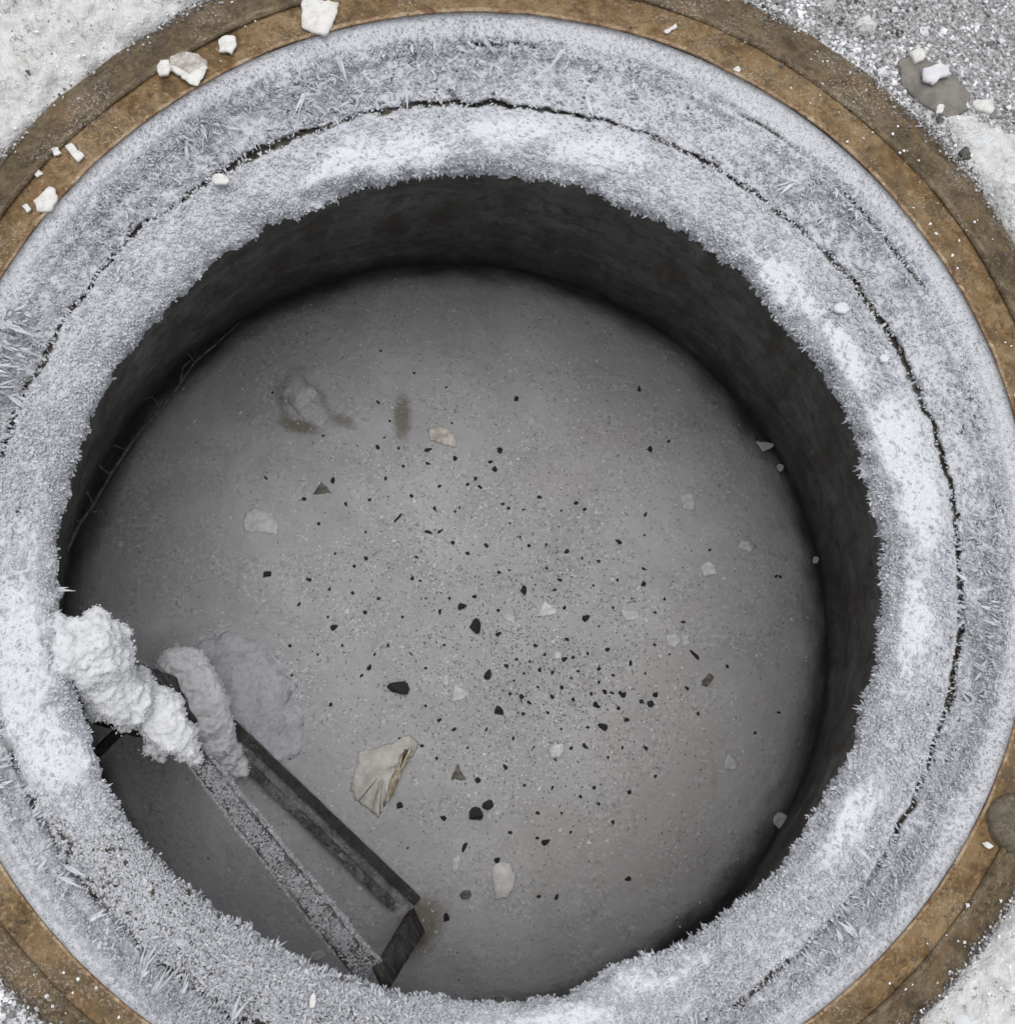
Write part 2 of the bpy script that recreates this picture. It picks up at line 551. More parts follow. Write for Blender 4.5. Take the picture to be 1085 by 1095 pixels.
def blob(u, v, a, b, rot=0.0):
    c, s = math.cos(math.radians(rot)), math.sin(math.radians(rot))
    du, dv = UU-u, VV-v
    x, y = du*c+dv*s, -du*s+dv*c
    return np.exp(-((x/a)**2+(y/b)**2))


snowp = np.zeros_like(UU)
for q in [(430, 165, 55, 22, -8), (365, 175, 45, 20, -20), (545, 140, 60, 16, 0), (958, 470, 26, 55, -20), (985, 540, 22, 60, -8), (975, 660, 22, 60, 5),
          (24, 720, 46, 85, 8), (55, 800, 44, 62, -20), (15, 660, 30, 40, 0), (905, 385, 48, 17, 58), (700, 1040, 60, 25, -15), (610, 1085, 60, 14, 0), (912, 876, 50, 18, -54), (640, 165, 50, 18, 12), (835, 300, 55, 15, 46)]:
    snowp = np.maximum(snowp, blob(*q))
snowp = np.clip(snowp*1.8-.2+.7*fbm(P0, 40, 3, 39), 0, 1)
joint_r = 522+5*fbm(P0, 14, 2, 41)+4.5*fbm(P0, 55, 3, 43)+3.0*fbm(P0, 170, 2, 44)
wj = 2.8+2.4*fbm(P0, 26, 2, 45)
dr = np.hypot(UU-505, VV-632)-joint_r
jamp = np.clip(0.8+0.7*fbm(P0, 9, 2, 47), .25, 1.2)
jamp *= 1-.55*angw(35, 62)-.25*angw(-150, -125)
joint = np.exp(-(dr/np.clip(wj, 1.4, 5))**2)*jamp
c2_r = 563+6*fbm(P0, 16, 3, 51)
dr2 = np.hypot(UU-510, VV-610)-c2_r
crack = np.exp(-(dr2/2.2)**2)*np.clip(fbm(P0, 12, 2, 53)*2+.25, 0, 1)*angw(-165, -20, 10)
rid = np.abs(fbm(P0, 46, 4, 55, .65))
net = np.exp(-(rid/.022)**2)*smooth(.0, .3, fbm(P0, 26, 3, 57))*smooth(574, 562, np.hypot(UU-510, VV-610))*smooth(2, 10, dr)
net *= .25+.45*angw(-175, 5, 12)
pits = smooth(.26, .42, fbm(P0, 210, 3, 59, .7))*smooth(576, 560, np.hypot(UU-510, VV-610))*smooth(-.2, .3, fbm(P0, 14, 2, 58))
crack = np.clip(crack+net*.9+pits*.55, 0, 1.1)
zone2 = smooth(2, -6, dr)                                  # 1 on the flange inside the joint
dirty = zone2*np.clip(angw(95, 152, 14)*1.0+.35*angw(152, 215, 10)+.25*angw(-75, -20, 12)+.18, 0, 1)*(1-snowp)
lipw = smooth(470, 446, RR)
h = .0016*fbm(P0, 40, 4, 61)+.0011*fbm(P0, 160, 3, 62)+.0010*fbm(P0, 420, 2, 63)
h += (1-zone2)*(.0048*fbm(P0, 62, 3, 65))*smooth(572, 555, RR)
h = h*(1-.75*smooth(560, 575, RR))
h += snowp*(.0050+.0040*fbm(P0, 60, 4, 66))
h += zone2*.0016*fbm(P0, 95, 3, 68)
h -= .009*joint+.004*crack
for rq, sd, amp_ in ((549, 31, .0030), (578, 33, .0022), (538, 35, .0026)):
    rl = np.hypot(UU-508, VV-616)-(rq+7*fbm(P0, 14, 3, sd))
    h -= amp_*smooth(4, -4, rl)*smooth(-.15, .25, fbm(P0, 9, 2, sd+1))*(1-zone2)      # layered ledges in the frost of the slope
rw = 8.0*fbm(P0, 24, 3, 71)+7.0*fbm(P0, 95, 2, 72)+3.0*fbm(P0, 300, 2, 73)
RR2 = RR-lipw*(rw+snowp*6)-(1-lipw)*0
UU = CXP[:, None]+RR2*np.cos(TH); VV = CYP[:, None]+RR2*np.sin(TH)
PS = at(UU, VV, ZZ+h)
bare = np.clip(joint*.85+crack*.7+dirty*.36-.05*zone2+.12*fbm(P0, 30, 3, 81)+smooth(-.048, -.066, ZZ)*1.0-snowp*.8+.17, 0, 1.3)
bare = bare*(1-.3*smooth(566, 580, RR))+.10*smooth(570, 582, RR)
obj('frosted_seat', fast_mesh('frosted_seat', PS.reshape(-1, 3), grid_faces(NS, NT_), {'bare': bare, 'snow': snowp}), M['seat'], frame, label='frost coated inner seat with a dark joint running round it')

# normals of the seat
dS = np.gradient(PS, axis=0)
dT = (np.roll(PS, -1, 1)-np.roll(PS, 1, 1))
NN = np.cross(dT, dS); NN /= np.linalg.norm(NN, axis=-1, keepdims=True)+1e-12
if NN[40, :, 2].mean() < 0:
    NN = -NN
cen = PS[60].mean(0)
INW = cen-PS; INW[..., 2] = 0; INW /= np.linalg.norm(INW, axis=-1, keepdims=True)
TAN = np.cross(np.array([0, 0, 1.0]), INW)


def crystals(pos, d, L, w, tint, flat=0.4, blunt=0.0):
    """little spindles: root, a three-cornered waist, and a tip that is pointed or (blunt) cut off"""
    n = len(pos)
    d = d/np.linalg.norm(d, axis=1, keepdims=True)
    r = RNG.normal(size=(n, 3))
    a = np.cross(d, r); a /= np.linalg.norm(a, axis=1, keepdims=True)+1e-9
    b = np.cross(d, a)
    w = w[:, None]
    L = L[:, None]
    mid = pos+d*L*(.35+.3*blunt)
    v = np.stack([pos-d*w*.5, mid+a*w, mid-a*w*.55+b*w*flat, mid-a*w*.55-b*w*flat, pos+d*L+a*w*blunt*RNG.uniform(-.6, .6, (n, 1))], 1)
    base = np.arange(n)[:, None]*5
    f = np.concatenate([base+np.array(t) for t in ((0, 1, 2), (0, 2, 3), (0, 3, 1), (4, 2, 1), (4, 3, 2), (4, 1, 3))], 0)
    return v.reshape(-1, 3), f, np.repeat(tint, 5)


def sample(n, s0, s1):
    """random spots on the frosted seat between profile rows s0..s1"""
    si = RNG.uniform(s0, s1-1.001, n); ti = RNG.uniform(0, NT_, n)
    a = si.astype(int); fa = (si-a)[:, None]
    b = ti.astype(int) % NT_; b2 = (b+1) % NT_; fb = (ti-np.floor(ti))[:, None]
    p = (PS[a, b]*(1-fb)+PS[a, b2]*fb)*(1-fa)+(PS[a+1, b]*(1-fb)+PS[a+1, b2]*fb)*fa
    return a, b, p


PXM = .00069
cl_v, cl_f, cl_t, off = [], [], [], 0


def add_cr(v, f, t):
    global off
    cl_v.append(v); cl_f.append(f+off); cl_t.append(t); off += len(v)


def cluster(n, s0, s1, k, lmin, lmax, wmin, wmax, inward, up, rnd, prob, zbias=0.0, tlo=.25, thi=1.0, blunt=0.0, flat=.4):
    a, b, p = sample(n, s0, s1)
    keep = RNG.random(n) < prob[a, b]
    a, b, p = a[keep], b[keep], p[keep]
    m = len(p)
    base = INW[a, b]*inward+NN[a, b]*up+RNG.normal(size=(m, 3))*rnd*.6
    base[:, 2] += zbias
    Ls = RNG.uniform(lmin, lmax, m)*PXM*np.clip(1+1.3*SZ[a, b], .55, 1.9)
    tt = RNG.uniform(tlo, thi, m)
    for j in range(k):
        d = base+RNG.normal(size=(m, 3))*rnd
        L = Ls*RNG.uniform(.45, 1.1, m)
        v, f, t = crystals(p+RNG.normal(size=(m, 3))*PXM*1.2, d, L, RNG.uniform(wmin, wmax, m)*PXM, np.clip(tt+RNG.uniform(-.2, .2, m), 0, 1), flat, blunt)
        add_cr(v, f, t)


SZ = fbm(P0, 13, 3, 95)


def row_of(r):
    return int(np.argmin(np.abs(RP[:150]-r)))


r_out, r_572, r_555, r_524, r_465, r_444 = row_of(596), row_of(574), row_of(556), row_of(523), row_of(465), row_of(445)
open_ = np.clip(1-joint*1.25-crack*.9, 0, 1)
nz = fbm(P0, 45, 3, 91)
smooth_band = smooth(562, 576, RR)
# outer smooth skin of very fine frost
cluster(24000, r_out, r_555, 1, 1.5, 4, .7, 1.3, .2, 1.0, .6, open_*.9, 0, .1, .55, .6, .7)
# sloped face: clumped grains and feathery blades growing inwards
cluster(24000, r_572, r_524, 2, 3, 8, 1.0, 2.2, .4, .8, .8, np.clip(open_*(.75+.7*nz), 0, 1)*(1-snowp*.8), 0, .15, .75, .6, .6)
cluster(7000, r_572, r_524, 2, 6, 12, .9, 1.6, .8, .6, .6, np.clip(open_*(.4+.9*nz), 0, 1)*(1-snowp*.8))
feather = np.clip(.1+1.3*fbm(P0, 15, 2, 93), 0, 1)*open_*(1-.6*angw(90, 170))
cluster(3000, r_572, r_524, 4, 7, 17, 1.6, 3.0, .9, .6, .5, feather, 0, .55, 1.0)
cluster(700, row_of(572), row_of(530), 5, 14, 30, 2.0, 3.4, 1.2, .6, .34, feather, 0, .75, 1.0)
# flange: short blunt grains in all directions
cluster(26000, r_524, r_465, 2, 3, 7.5, 1.1, 2.5, .1, .7, 1.0, np.clip(open_*(1-.92*snowp)*(.95-.45*dirty+.4*nz), 0, 1), 0, .35, 1.0, .7, .7)
cluster(9000, r_524, r_465, 2, 5, 10, .8, 1.5, .1, .9, .9, np.clip(open_*(1-.92*snowp)*(.6+.6*nz), 0, 1), 0, .4, 1.0, .2)
# rolled lip
cluster(19000, r_465, r_444+6, 2, 2.5, 6.5, .9, 2.0, .3, .7, .95, np.clip(1-.75*snowp+.4*nz-.3*dirty, 0, 1), 0, .25, 1.0, .6, .7)
# ragged outline of the opening
r_low = int(np.argmin(np.abs(ZP+.052)))
cluster(6500, r_444-4, r_low, 3, 2.5, 6.5, 1.0, 2.2, .8, .2, .9, np.clip(.7+.7*nz, 0, 1), -.05, .3, .95, .6, .7)
cluster(900, r_444-3, r_low-2, 2, 5, 10, 1.0, 1.9, 1.2, .2, .6, np.clip(.45+1.2*nz, 0, 1), 0, .5, 1.0)
# sugary grains over the snow patches
cluster(15000, r_572, r_444, 1, 1.2, 2.8, .9, 1.6, .1, 1.0, .9, snowp, 0, .85, 1.0, .8, .8)
obj('hoarfrost', fast_mesh('hoarfrost', np.concatenate(cl_v), np.concatenate(cl_f), {'tint': np.concatenate(cl_t)}, False), M['crystal'],
    label='white hoarfrost crystals covering the inner ring of the manhole', cat='frost', kind='stuff')

# ------------------------------------------------------------------ shaft and ice
ICE_Z = -.40
shaft = thing('manhole_shaft', at(475, 690, ICE_Z).tolist(), 'dark damp concrete shaft wall below the frosted ring', 'shaft')
n, c = 70, 720
th = np.linspace(0, 2*np.pi, c, endpoint=False)
top = circ(501, 634, 450, np.full(c, -.066), th)
bot = circ(475, 690, 410, np.full(c, ICE_Z), th)
bot = bot+(bot-top)*.2
bot[:, 2] = ICE_Z-.07
k = np.linspace(0, 1, n)[:, None, None]
kb = k**.9
PW = top[None]*(1-kb)+bot[None]*kb
PW[..., 2] = top[None, :, 2]*(1-k[..., 0])+bot[None, :, 2]*k[..., 0]
nw = (PW-PW.mean((0, 1))); nw[..., 2] = 0; nw /= np.linalg.norm(nw, axis=-1, keepdims=True)
PW += nw*(.003*fbm(PW, 12, 3, 101)+.0016*fbm(PW, 70, 3, 103))[..., None]
# cast seams of the rings: shallow recess
for zz in (-.15, -.29):
    PW += nw*(.004*np.exp(-((PW[..., 2]-zz-.004*np.sin(th*3)[None])/.003)**2))[..., None]
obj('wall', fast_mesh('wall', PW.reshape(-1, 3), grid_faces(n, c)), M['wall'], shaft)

bo = circ(475, 690, 432, np.full(600, ICE_Z), np.linspace(0, 2*np.pi, 600, endpoint=False))
ic = at(475, 690, ICE_Z)
rr = np.sqrt(np.linspace(0.00001, 1, 260))[:, None, None]
PI = ic+(bo[None]-ic)*rr
edge_n = rr[..., 0]+.016*fbm(PI, 9, 3, 115)+.006*fbm(PI, 50, 2, 116)
PI[..., 2] = ICE_Z+.0016*fbm(PI, 14, 3, 111)+.0008*fbm(PI, 90, 2, 113)-.022*smooth(.86, 1.0, edge_n)**1.3
iu, iv = to_px(PI)


def ib(u, v, a, b, rot=0.0):
    c_, s_ = math.cos(math.radians(rot)), math.sin(math.radians(rot))
    x, y = (iu-u)*c_+(iv-v)*s_, -(iu-u)*s_+(iv-v)*c_
    return np.exp(-((x/a)**2+(y/b)**2))


stain = np.clip(ib(430, 446, 11, 27)*1.0+ib(368, 450, 18, 9, 20)*.7+ib(322, 456, 24, 9, 12)*.95+ib(300, 425, 8, 26, -12)*.7+ib(345, 425, 7, 20, -25)*.6+ib(318, 394, 16, 6, 0)*.5+ib(465, 580, 8, 10)*.35+ib(580, 700, 26, 18)*.25+ib(745, 745, 18, 14)*.25+ib(450, 990, 24, 38, 25)*1.0, 0, 1)
brown = np.clip(ib(720, 800, 110, 150, 0)*.6+ib(670, 470, 90, 60)*.35+ib(600, 900, 130, 60)*.45+ib(580, 520, 50, 40)*.3, 0, 1)
midf = ib(520, 650, 200, 190)
clear = np.clip(smooth(.87, .96, rr[..., 0]+.04*fbm(PI, 7, 3, 117)+.03*fbm(PI, 26, 3, 118)), 0, 1)**1.3      # milky ice in the middle, colour darkening along the wall
ice = obj('ice', fast_mesh('ice', PI.reshape(-1, 3), grid_faces(260, 600), {'stain': stain, 'brown': brown, 'mid': midf, 'clear': clear}), M['ice'], kind='structure')

# ------------------------------------------------------------------ ground
GZ = -.016
gi = circ(510, 610, 669, np.full(900, GZ), np.linspace(0, 2*np.pi, 900, endpoint=False))
gc = gi.mean(0)
ks = np.concatenate([np.linspace(1, 1.75, 150), 1.75*np.geomspace(1.02, 110, 50)])
PG = gc+(gi[None]-gc)*ks[:, None, None]


def gblob(u, v, r):
    q = at(u, v, GZ)
    return np.exp(-((PG[..., 0]-q[0])**2+(PG[..., 1]-q[1])**2)/(r*PXM)**2)


snow = .50+.55*fbm(PG, 7, 3, 121)+.45*fbm(PG, 45, 4, 123)
for (u, v, r, a) in [(40, 20, 170, 1.3), (110, 30, 90, .8), (0, 110, 60, .6), (1000, 20, 120, -1.1), (880, 10, 90, -.8), (1090, 60, 80, -.8), (1060, 110, 50, -.5),
                     (925, 28, 18, 1.5), (1045, 38, 20, 1.3), (1000, 15, 10, 1.2), (960, 30, 9, 1.2), (1072, 20, 14, 1.3), (885, 8, 12, 1.3), (1030, 140, 14, 1.2), (1078, 185, 34, 1.1), (1095, 250, 50, 1.0), (1060, 160, 22, .8), (1060, 1060, 85, 1.3), (1085, 1000, 45, .7), (1000, 1090, 40, .15), (0, 1100, 60, -1)]:
    snow = snow+a*gblob(u, v, r)
edge_k = ks[:, None]
snow = snow-.55*np.exp(-((edge_k-1)/.02)**2)
snow = np.clip(snow, 0, 1.4)
sm = smooth(.42, .75, snow)
PG[..., 2] += sm*(.010+.024*fbm(PG, 40, 4, 125)+.008*fbm(PG, 130, 2, 127))*np.minimum(1, (edge_k-1)/.02)+.0012*fbm(PG, 120, 3, 129)*(edge_k < 6)-.010*(edge_k <= 1.0)
PG[..., 2] += np.where(edge_k > 4, .02*fbm(PG, .8, 3, 131), 0)
obj('ground', fast_mesh('ground', PG.reshape(-1, 3), grid_faces(len(ks), 900), {'snow': np.clip(snow, 0, 1)}), M['ground'], kind='structure')

# loose grit and frosted grains on the ground
OCT = np.array([(1, 0, 0), (-1, 0, 0), (0, 1, 0), (0, -1, 0), (0, 0, 1), (0, 0, -1)], float)
OCF = np.array([(0, 2, 4), (2, 1, 4), (1, 3, 4), (3, 0, 4), (2, 0, 5), (1, 2, 5), (3, 1, 5), (0, 3, 5)])


def grains(pos, size, tint, flat=.7):
    n = len(pos)
    q = RNG.normal(size=(n, 3, 3))
    e0 = q[:, 0]/np.linalg.norm(q[:, 0], axis=1, keepdims=True)
    e1 = np.cross(e0, q[:, 1]); e1 /= np.linalg.norm(e1, axis=1, keepdims=True)
    e2 = np.cross(e0, e1)
    Rm = np.stack([e0, e1, e2], 1)
    v = OCT[None]*RNG.uniform(.55, 1.25, (n, 6, 1))*size[:, None, None]
    v = np.einsum('nij,njk->nik', v, Rm)
    v[..., 2] *= flat
    v = v+pos[:, None]
    f = (np.arange(n)[:, None, None]*6+OCF[None]).reshape(-1, 3)
    return v.reshape(-1, 3), f, np.repeat(tint, 6)


n = 90000
ki = (RNG.random(n)**1.4*149).astype(int); ti = RNG.integers(0, 900, n)
keep = RNG.random(n) < np.clip(1.05-sm[ki, ti]*.80, 0.05, 1)
gp = PG[ki, ti][keep]+RNG.normal(size=(keep.sum(), 3))*np.array([.0016, .0016, .0002])
gs = RNG.uniform(.0010, .0028, len(gp))*np.where(RNG.random(len(gp)) < .08, 1.8, 1)
sn = sm[ki, ti][keep]
gs = gs*(1-.55*sn)
gt = np.clip(RNG.beta(1.9, 1.5, len(gp))*.97+.6*sn, 0, 1)
gt = np.clip(gt+.55*fbm(gp, 26, 3, 147), 0, 1)
loose = RNG.random(len(gp)) < .07*sn
gt = np.where(loose, RNG.uniform(0, .3, len(gp)), gt)
v, f, t = grains(gp, gs, gt)
obj('gravel', fast_mesh('gravel', v, f, {'tint': t}, False), M['grain'], label='grey gravel and frosted grit around the manhole frame', cat='gravel', kind='stuff')

# grit washed up against the outer edge of the frame
n = 9000
aa = RNG.uniform(0, 2*np.pi, n); r_ = 672+np.abs(RNG.normal(0, 1, n))*-9+RNG.uniform(0, 12, n)
p = circ(510, 610, r_, np.full(n, -.012), aa)
keep = RNG.random(n) < np.clip(.55+1.5*fbm(p, 16, 3, 145), .04, 1)
p, r_, aa = p[keep], r_[keep], aa[keep]
s_ = RNG.uniform(.0005, .0017, len(p))
p[:, 2] = np.interp(r_, [645, 664, 672, 680], [-.0025, -.0052, -.011, -.014])+s_*.4
v, f, t = grains(p, s_, np.where(RNG.random(len(p)) < .6, RNG.uniform(0, .35, len(p)), RNG.uniform(.35, .75, len(p))))
obj('edge_grit', fast_mesh('edge_grit', v, f, {'tint': t}, False), M['grain'], label='dark and pale grit banked against the outer edge of the frame', cat='gravel', kind='stuff')

# crumbs of snow and soil on the frame
n = 900
aa = RNG.uniform(0, 2*np.pi, n); r_ = RNG.uniform(603, 668, n)
cl = fbm(np.stack([np.cos(aa)*2, np.sin(aa)*2, np.zeros(n)], -1), 2.5, 2, 141)
keep = RNG.random(n) < np.clip(.25+1.3*cl, .03, 1)
aa, r_ = aa[keep], r_[keep]
p = circ(510, 610, r_, np.full(len(aa), -.002), aa)
s_ = RNG.uniform(.0006, .0019, len(aa))
p[:, 2] = np.interp(r_, [603, 622, 632, 645, 664, 672], [-.001, -.0026, .001, -.0028, -.0055, -.0115])+s_*.5
v, f, t = grains(p, s_, RNG.choice([.15, .75, .95], len(aa), p=[.3, .3, .4]))
obj('snow_crumbs', fast_mesh('snow_crumbs', v, f, {'tint': t}, False), M['grain'], label='tiny snow and dirt crumbs strewn on the brown frame', cat='crumbs', kind='stuff')

# ------------------------------------------------------------------ small things
UP_Z = {'frame': -.0010, 'ice': ICE_Z, 'ground': GZ}


def flake(name, pts, z, thick, mat, label, cat, group=None, dome=0.0, tilt=(0, 0), rough=.25, seed=0):
    """irregular chip: outline read off the photograph, given thickness, a chamfer and an uneven top"""
    rs = random.Random(seed or len(label)*7+int(pts[0][0]))
    P = [V(u, v, z) for u, v in pts]
    thick *= .46
    dome *= .6
    c = sum(P, Vector())/len(P)
    # densify the outline with small jitter
    out = []
    for i, a in enumerate(P):
        b = P[(i+1) % len(P)]
        m = max(2, int((b-a).length/.0025))
        for j in range(m):
            q = a.lerp(b, j/m)
            if j:
                q = q+Vector((rs.uniform(-1, 1), rs.uniform(-1, 1), 0))*.0015*(rough*2)
            out.append(q-c)
    bm = bmesh.new()
    lv = []
    for sc_, zz in ((.97, -thick*.35), (1.0, thick*.45), (.93, thick*.9), (.6, thick*1.0+dome*.6), (.25, thick*1.0+dome)):
        lv.append([bm.verts.new((p.x*sc_, p.y*sc_, zz+p.x*sc_*tilt[0]+p.y*sc_*tilt[1]+rs.uniform(-1, 1)*thick*(.16 if sc_ > .9 else .05))) for p in out])
    n = len(out)
    for a, b in zip(lv, lv[1:]):
        for i in range(n):
            bm.faces.new((a[i], a[(i+1) % n], b[(i+1) % n], b[i]))
    tc = bm.verts.new((0, 0, thick+dome))
    for i in range(n):
        bm.faces.new((lv[-1][i], lv[-1][(i+1) % n], tc))
    bm.faces.new(list(reversed(lv[0])))
    o = obj(name, bm_mesh(bm, name, True), mat, label=label, cat=cat, group=group)
    o.location = c
    return o


def ell(u, v, a, b, rot=0, n=9, jit=.15, seed=1):
    rs = random.Random(seed*31+int(u*7+v))
    c, s = math.cos(math.radians(rot)), math.sin(math.radians(rot))
    o = []
    for i in range(n):
        t = 2*math.pi*i/n
        k = 1+rs.uniform(-jit, jit)
        x, y = a*k*math.cos(t), b*k*math.sin(t)
        o.append((u+x*c-y*s, v+x*s+y*c))
    return o


# --- white chips on the frame
flake('paint_chip', [(322, 4), (326, -3), (344, 1), (362, 3), (360, 16), (356, 27), (349, 38), (335, 36), (323, 30)], 0, .006, M['chip'], 'largest white chip on the brown frame at the top', 'chip', 'white chips on the frame')
pc = thing('paint_chip', V(198, 72, .001), 'beige chip with a raised white rim on the brown frame', 'chip', 'white chips on the frame')
for nm, pts, z, th_, mt in (('plate', [(182, 60), (196, 55), (212, 57), (222, 66), (219, 80), (210, 91), (196, 84), (180, 74)], 0, .003, 'chip_tan'),
                            ('rim', [(180, 70), (186, 70), (197, 80), (209, 86), (219, 70), (223, 72), (212, 92), (203, 90), (190, 80)], .0018, .0032, 'chip'),
                            ('knob', [(168, 72), (172, 66), (181, 65), (184, 73), (180, 81), (171, 82)], 0, .006, 'chip')):
    o = flake(nm, pts, z, th_, M[mt], nm, 'x')
    del o['label'], o['category']
    o.parent = pc
    o.location = o.location-pc.location
flake('paint_chip', [(234, 43), (242, 38), (252, 40), (253, 50), (248, 59), (242, 56), (234, 56)], 0, .005, M['chip'], 'small white chip on the frame between beige chip and largest chip', 'chip', 'white chips on the frame')
flake('paint_chip', [(70, 156), (76, 153), (91, 167), (84, 174), (78, 168)], 0, .004, M['chip'], 'narrow white sliver on the frame at upper left', 'chip', 'white chips on the frame')
flake('paint_chip', [(36, 216), (44, 209), (53, 200), (60, 203), (62, 214), (55, 226), (40, 227)], 0, .006, M['chip'], 'rounded white chip on the frame beside the left edge', 'chip', 'white chips on the frame')
flake('paint_chip', [(24, 221), (29, 218), (34, 224), (29, 228)], 0, .004, M['chip'], 'tiny white chip left of the rounded white chip', 'chip', 'white chips on the frame')
flake('paint_chip', [(55, 160), (62, 157), (66, 164), (58, 167)], 0, .003, M['chip'], 'tiny white chip beside the narrow sliver on the frame', 'chip', 'white chips on the frame')
flake('paint_chip', [(34, 184), (40, 180), (47, 186), (40, 190)], -.002, .003, M['chip'], 'tiny white chip between sliver and rounded chip on the frame', 'chip', 'white chips on the frame')
flake('paint_chip', [(709, 34), (722, 25), (724, 29), (713, 36)], 0, .002, M['chip'], 'thin pale splinter on the frame at top right of centre', 'chip', 'white chips on the frame')
flake('paint_chip', ell(788, 74, 4, 3, 0), 0, .002, M['chip'], 'pale speck on the frame right of the thin splinter', 'chip', 'white chips on the frame')
flake('paint_chip', [(1049, 901), (1055, 900), (1062, 905), (1056, 908)], 0, .003, M['chip'], 'pale chip on the frame just below the round boss', 'chip', 'white chips on the frame')
flake('ice_chip', ell(236, 193, 9, 6, 10, 8, .2), -.012, .005, M['chip'], 'small cream chip stuck on the frost by the dark joint', 'chip', 'chips on the frost')
flake('ice_chip', ell(900, 330, 9, 6, 20, 8, .2), -.017, .006, M['snow'], 'white snow crumb on the frosted flange at upper right', 'chip', 'chips on the frost')
flake('ice_chip', ell(945, 384, 6, 5, 0, 8, .2), -.017, .005, M['snow'], 'small snow crumb on the flange below the upper right crumb', 'chip', 'chips on the frost')
flake('ice_chip', ell(335, 1070, 4, 9, 8, 8, .15), -.016, .005, M['chip'], 'small white oblong chip on the frost at bottom left', 'chip', 'chips on the frost')

# --- stones and chips on the ground, upper right
st = flake('stone', [(959, 66), (968, 60), (984, 62), (1004, 70), (1022, 84), (1037, 102), (1034, 118), (1016, 130), (998, 121), (978, 106), (963, 92)], GZ, .007, M['stone'], 'flat grey brown stone half buried in gravel at upper right', 'stone', dome=.002)
flake('snow_chip', [(970, 58), (980, 53), (988, 57), (986, 66), (977, 70)], GZ+.003, .011, M['chip'], 'bright white lump at the upper end of the flat stone', 'chip', 'white lumps on the gravel')
flake('snow_chip', [(986, 74), (994, 72), (1004, 68), (1012, 72), (1016, 80), (1004, 84), (997, 91), (986, 86)], GZ+.008, .007, M['snow'], 'snow patch lying on top of the flat stone', 'snow', 'white lumps on the gravel')
flake('snow_chip', [(1038, 112), (1042, 108), (1060, 109), (1062, 118), (1058, 123), (1042, 119)], GZ, .009, M['chip'], 'blocky white chip to the right of the flat stone', 'chip', 'white lumps on the gravel')
flake('snow_chip', ell(1004, 117, 4, 6, 30, 8), GZ+.010, .004, M['chip'], 'tiny white crumb on the lower end of the flat stone', 'chip', 'white lumps on the gravel')
flake('stone', [(1024, 165), (1036, 151), (1039, 160), (1037, 172), (1029, 172)], GZ, .010, M['darkgrey'], 'small dark pointed stone beside the frame at right', 'stone')
flake('stone', [(1045, 150), (1058, 146), (1060, 162), (1048, 163)], GZ, .010, M['stone'], 'small grey stone right of the dark pointed stone', 'stone')
flake('snow_chip', ell(1030, 1090, 17, 10, 0, 11, .1), GZ+.004, .012, M['snow'], 'rounded lump of snow at the bottom right corner', 'snow', dome=.004)
flake('stone', ell(80, 28, 6, 5, 40, 7, .2), GZ+.008, .006, M['darkgrey'], 'dark pebble poking from the snow at top left', 'stone')
flake('stone', ell(30, 78, 3, 3, 0, 7, .2), GZ+.009, .004, M['darkgrey'], 'tiny dark pebble in the snow at top left', 'stone')

# --- pale flakes on the ice
IZ = ICE_Z
pl = 'pale flakes on the ice'
flake('ice_flake', [(260, 560), (262, 549), (272, 543), (290, 548), (298, 560), (297, 572), (284, 570), (262, 569)], IZ, .004, M['chip_grey'], 'pale rounded flake alone on the left of the ice', 'flake', pl)
flake('ice_flake', [(457, 460), (468, 455), (478, 458), (488, 470), (488, 479), (474, 476), (460, 471)], IZ, .005, M['chip_tan'], 'cream chip below the brown stain in the ice', 'flake', pl)
flake('ice_flake', [(525, 928), (534, 921), (545, 922), (551, 935), (549, 952), (540, 961), (530, 962), (527, 945)], IZ, .007, M['chip_ice'], 'white oval flake near the bottom of the ice', 'flake', pl, dome=.003)
flake('ice_flake', [(586, 803), (592, 795), (602, 795), (604, 803), (597, 811), (588, 811)], IZ, .007, M['chip_ice'], 'small white lump right of the beige sheet', 'flake', pl, dome=.002)
flake('ice_flake', [(573, 660), (582, 642), (595, 652), (594, 657)], IZ, .004, M['chip_ice'], 'white triangular flake at the middle of the ice', 'flake', pl)
flake('ice_flake', [(481, 752), (486, 730), (502, 742), (495, 748)], IZ, .005, M['chip_grey'], 'pale triangular flake right of the large black lump', 'flake', pl)
flake('ice_flake', [(473, 732), (476, 720), (481, 726), (478, 734)], IZ, .003, M['chip_grey'], 'tiny pale flake just above the pale triangular flake', 'flake', pl)
flake('ice_flake', [(482, 932), (484, 917), (492, 914), (493, 922), (486, 935)], IZ, .004, M['chip_grey'], 'thin pale flake left of the white oval flake', 'flake', pl)
flake('ice_flake', [(748, 606), (757, 600), (764, 604), (767, 614), (752, 617)], IZ, .005, M['chip_ice'], 'white angular flake on the right of the ice', 'flake', pl)
flake('ice_flake', [(788, 586), (792, 578), (801, 579), (804, 586), (803, 591)], IZ, .004, M['chip_ice'], 'white flake nearest the right wall of the ice', 'flake', pl)
flake('ice_flake', [(663, 652), (683, 654), (684, 662), (668, 665)], IZ, .004, M['chip_grey'], 'pale oblong flake right of the white triangular flake', 'flake', pl)
flake('ice_flake', [(711, 680), (722, 677), (728, 684), (722, 693), (713, 690)], IZ, .004, M['chip_grey'], 'pale flake in the pair below the oblong flake, left one', 'flake', pl)
flake('ice_flake', [(729, 680), (736, 678), (737, 688), (730, 693)], IZ, .004, M['chip_grey'], 'pale flake in the pair below the oblong flake, right one', 'flake', pl)
flake('ice_flake', [(727, 530), (738, 526), (743, 533), (742, 546), (730, 545)], IZ, .004, M['chip_grey'], 'blocky grey flake on the upper right of the ice', 'flake', pl)
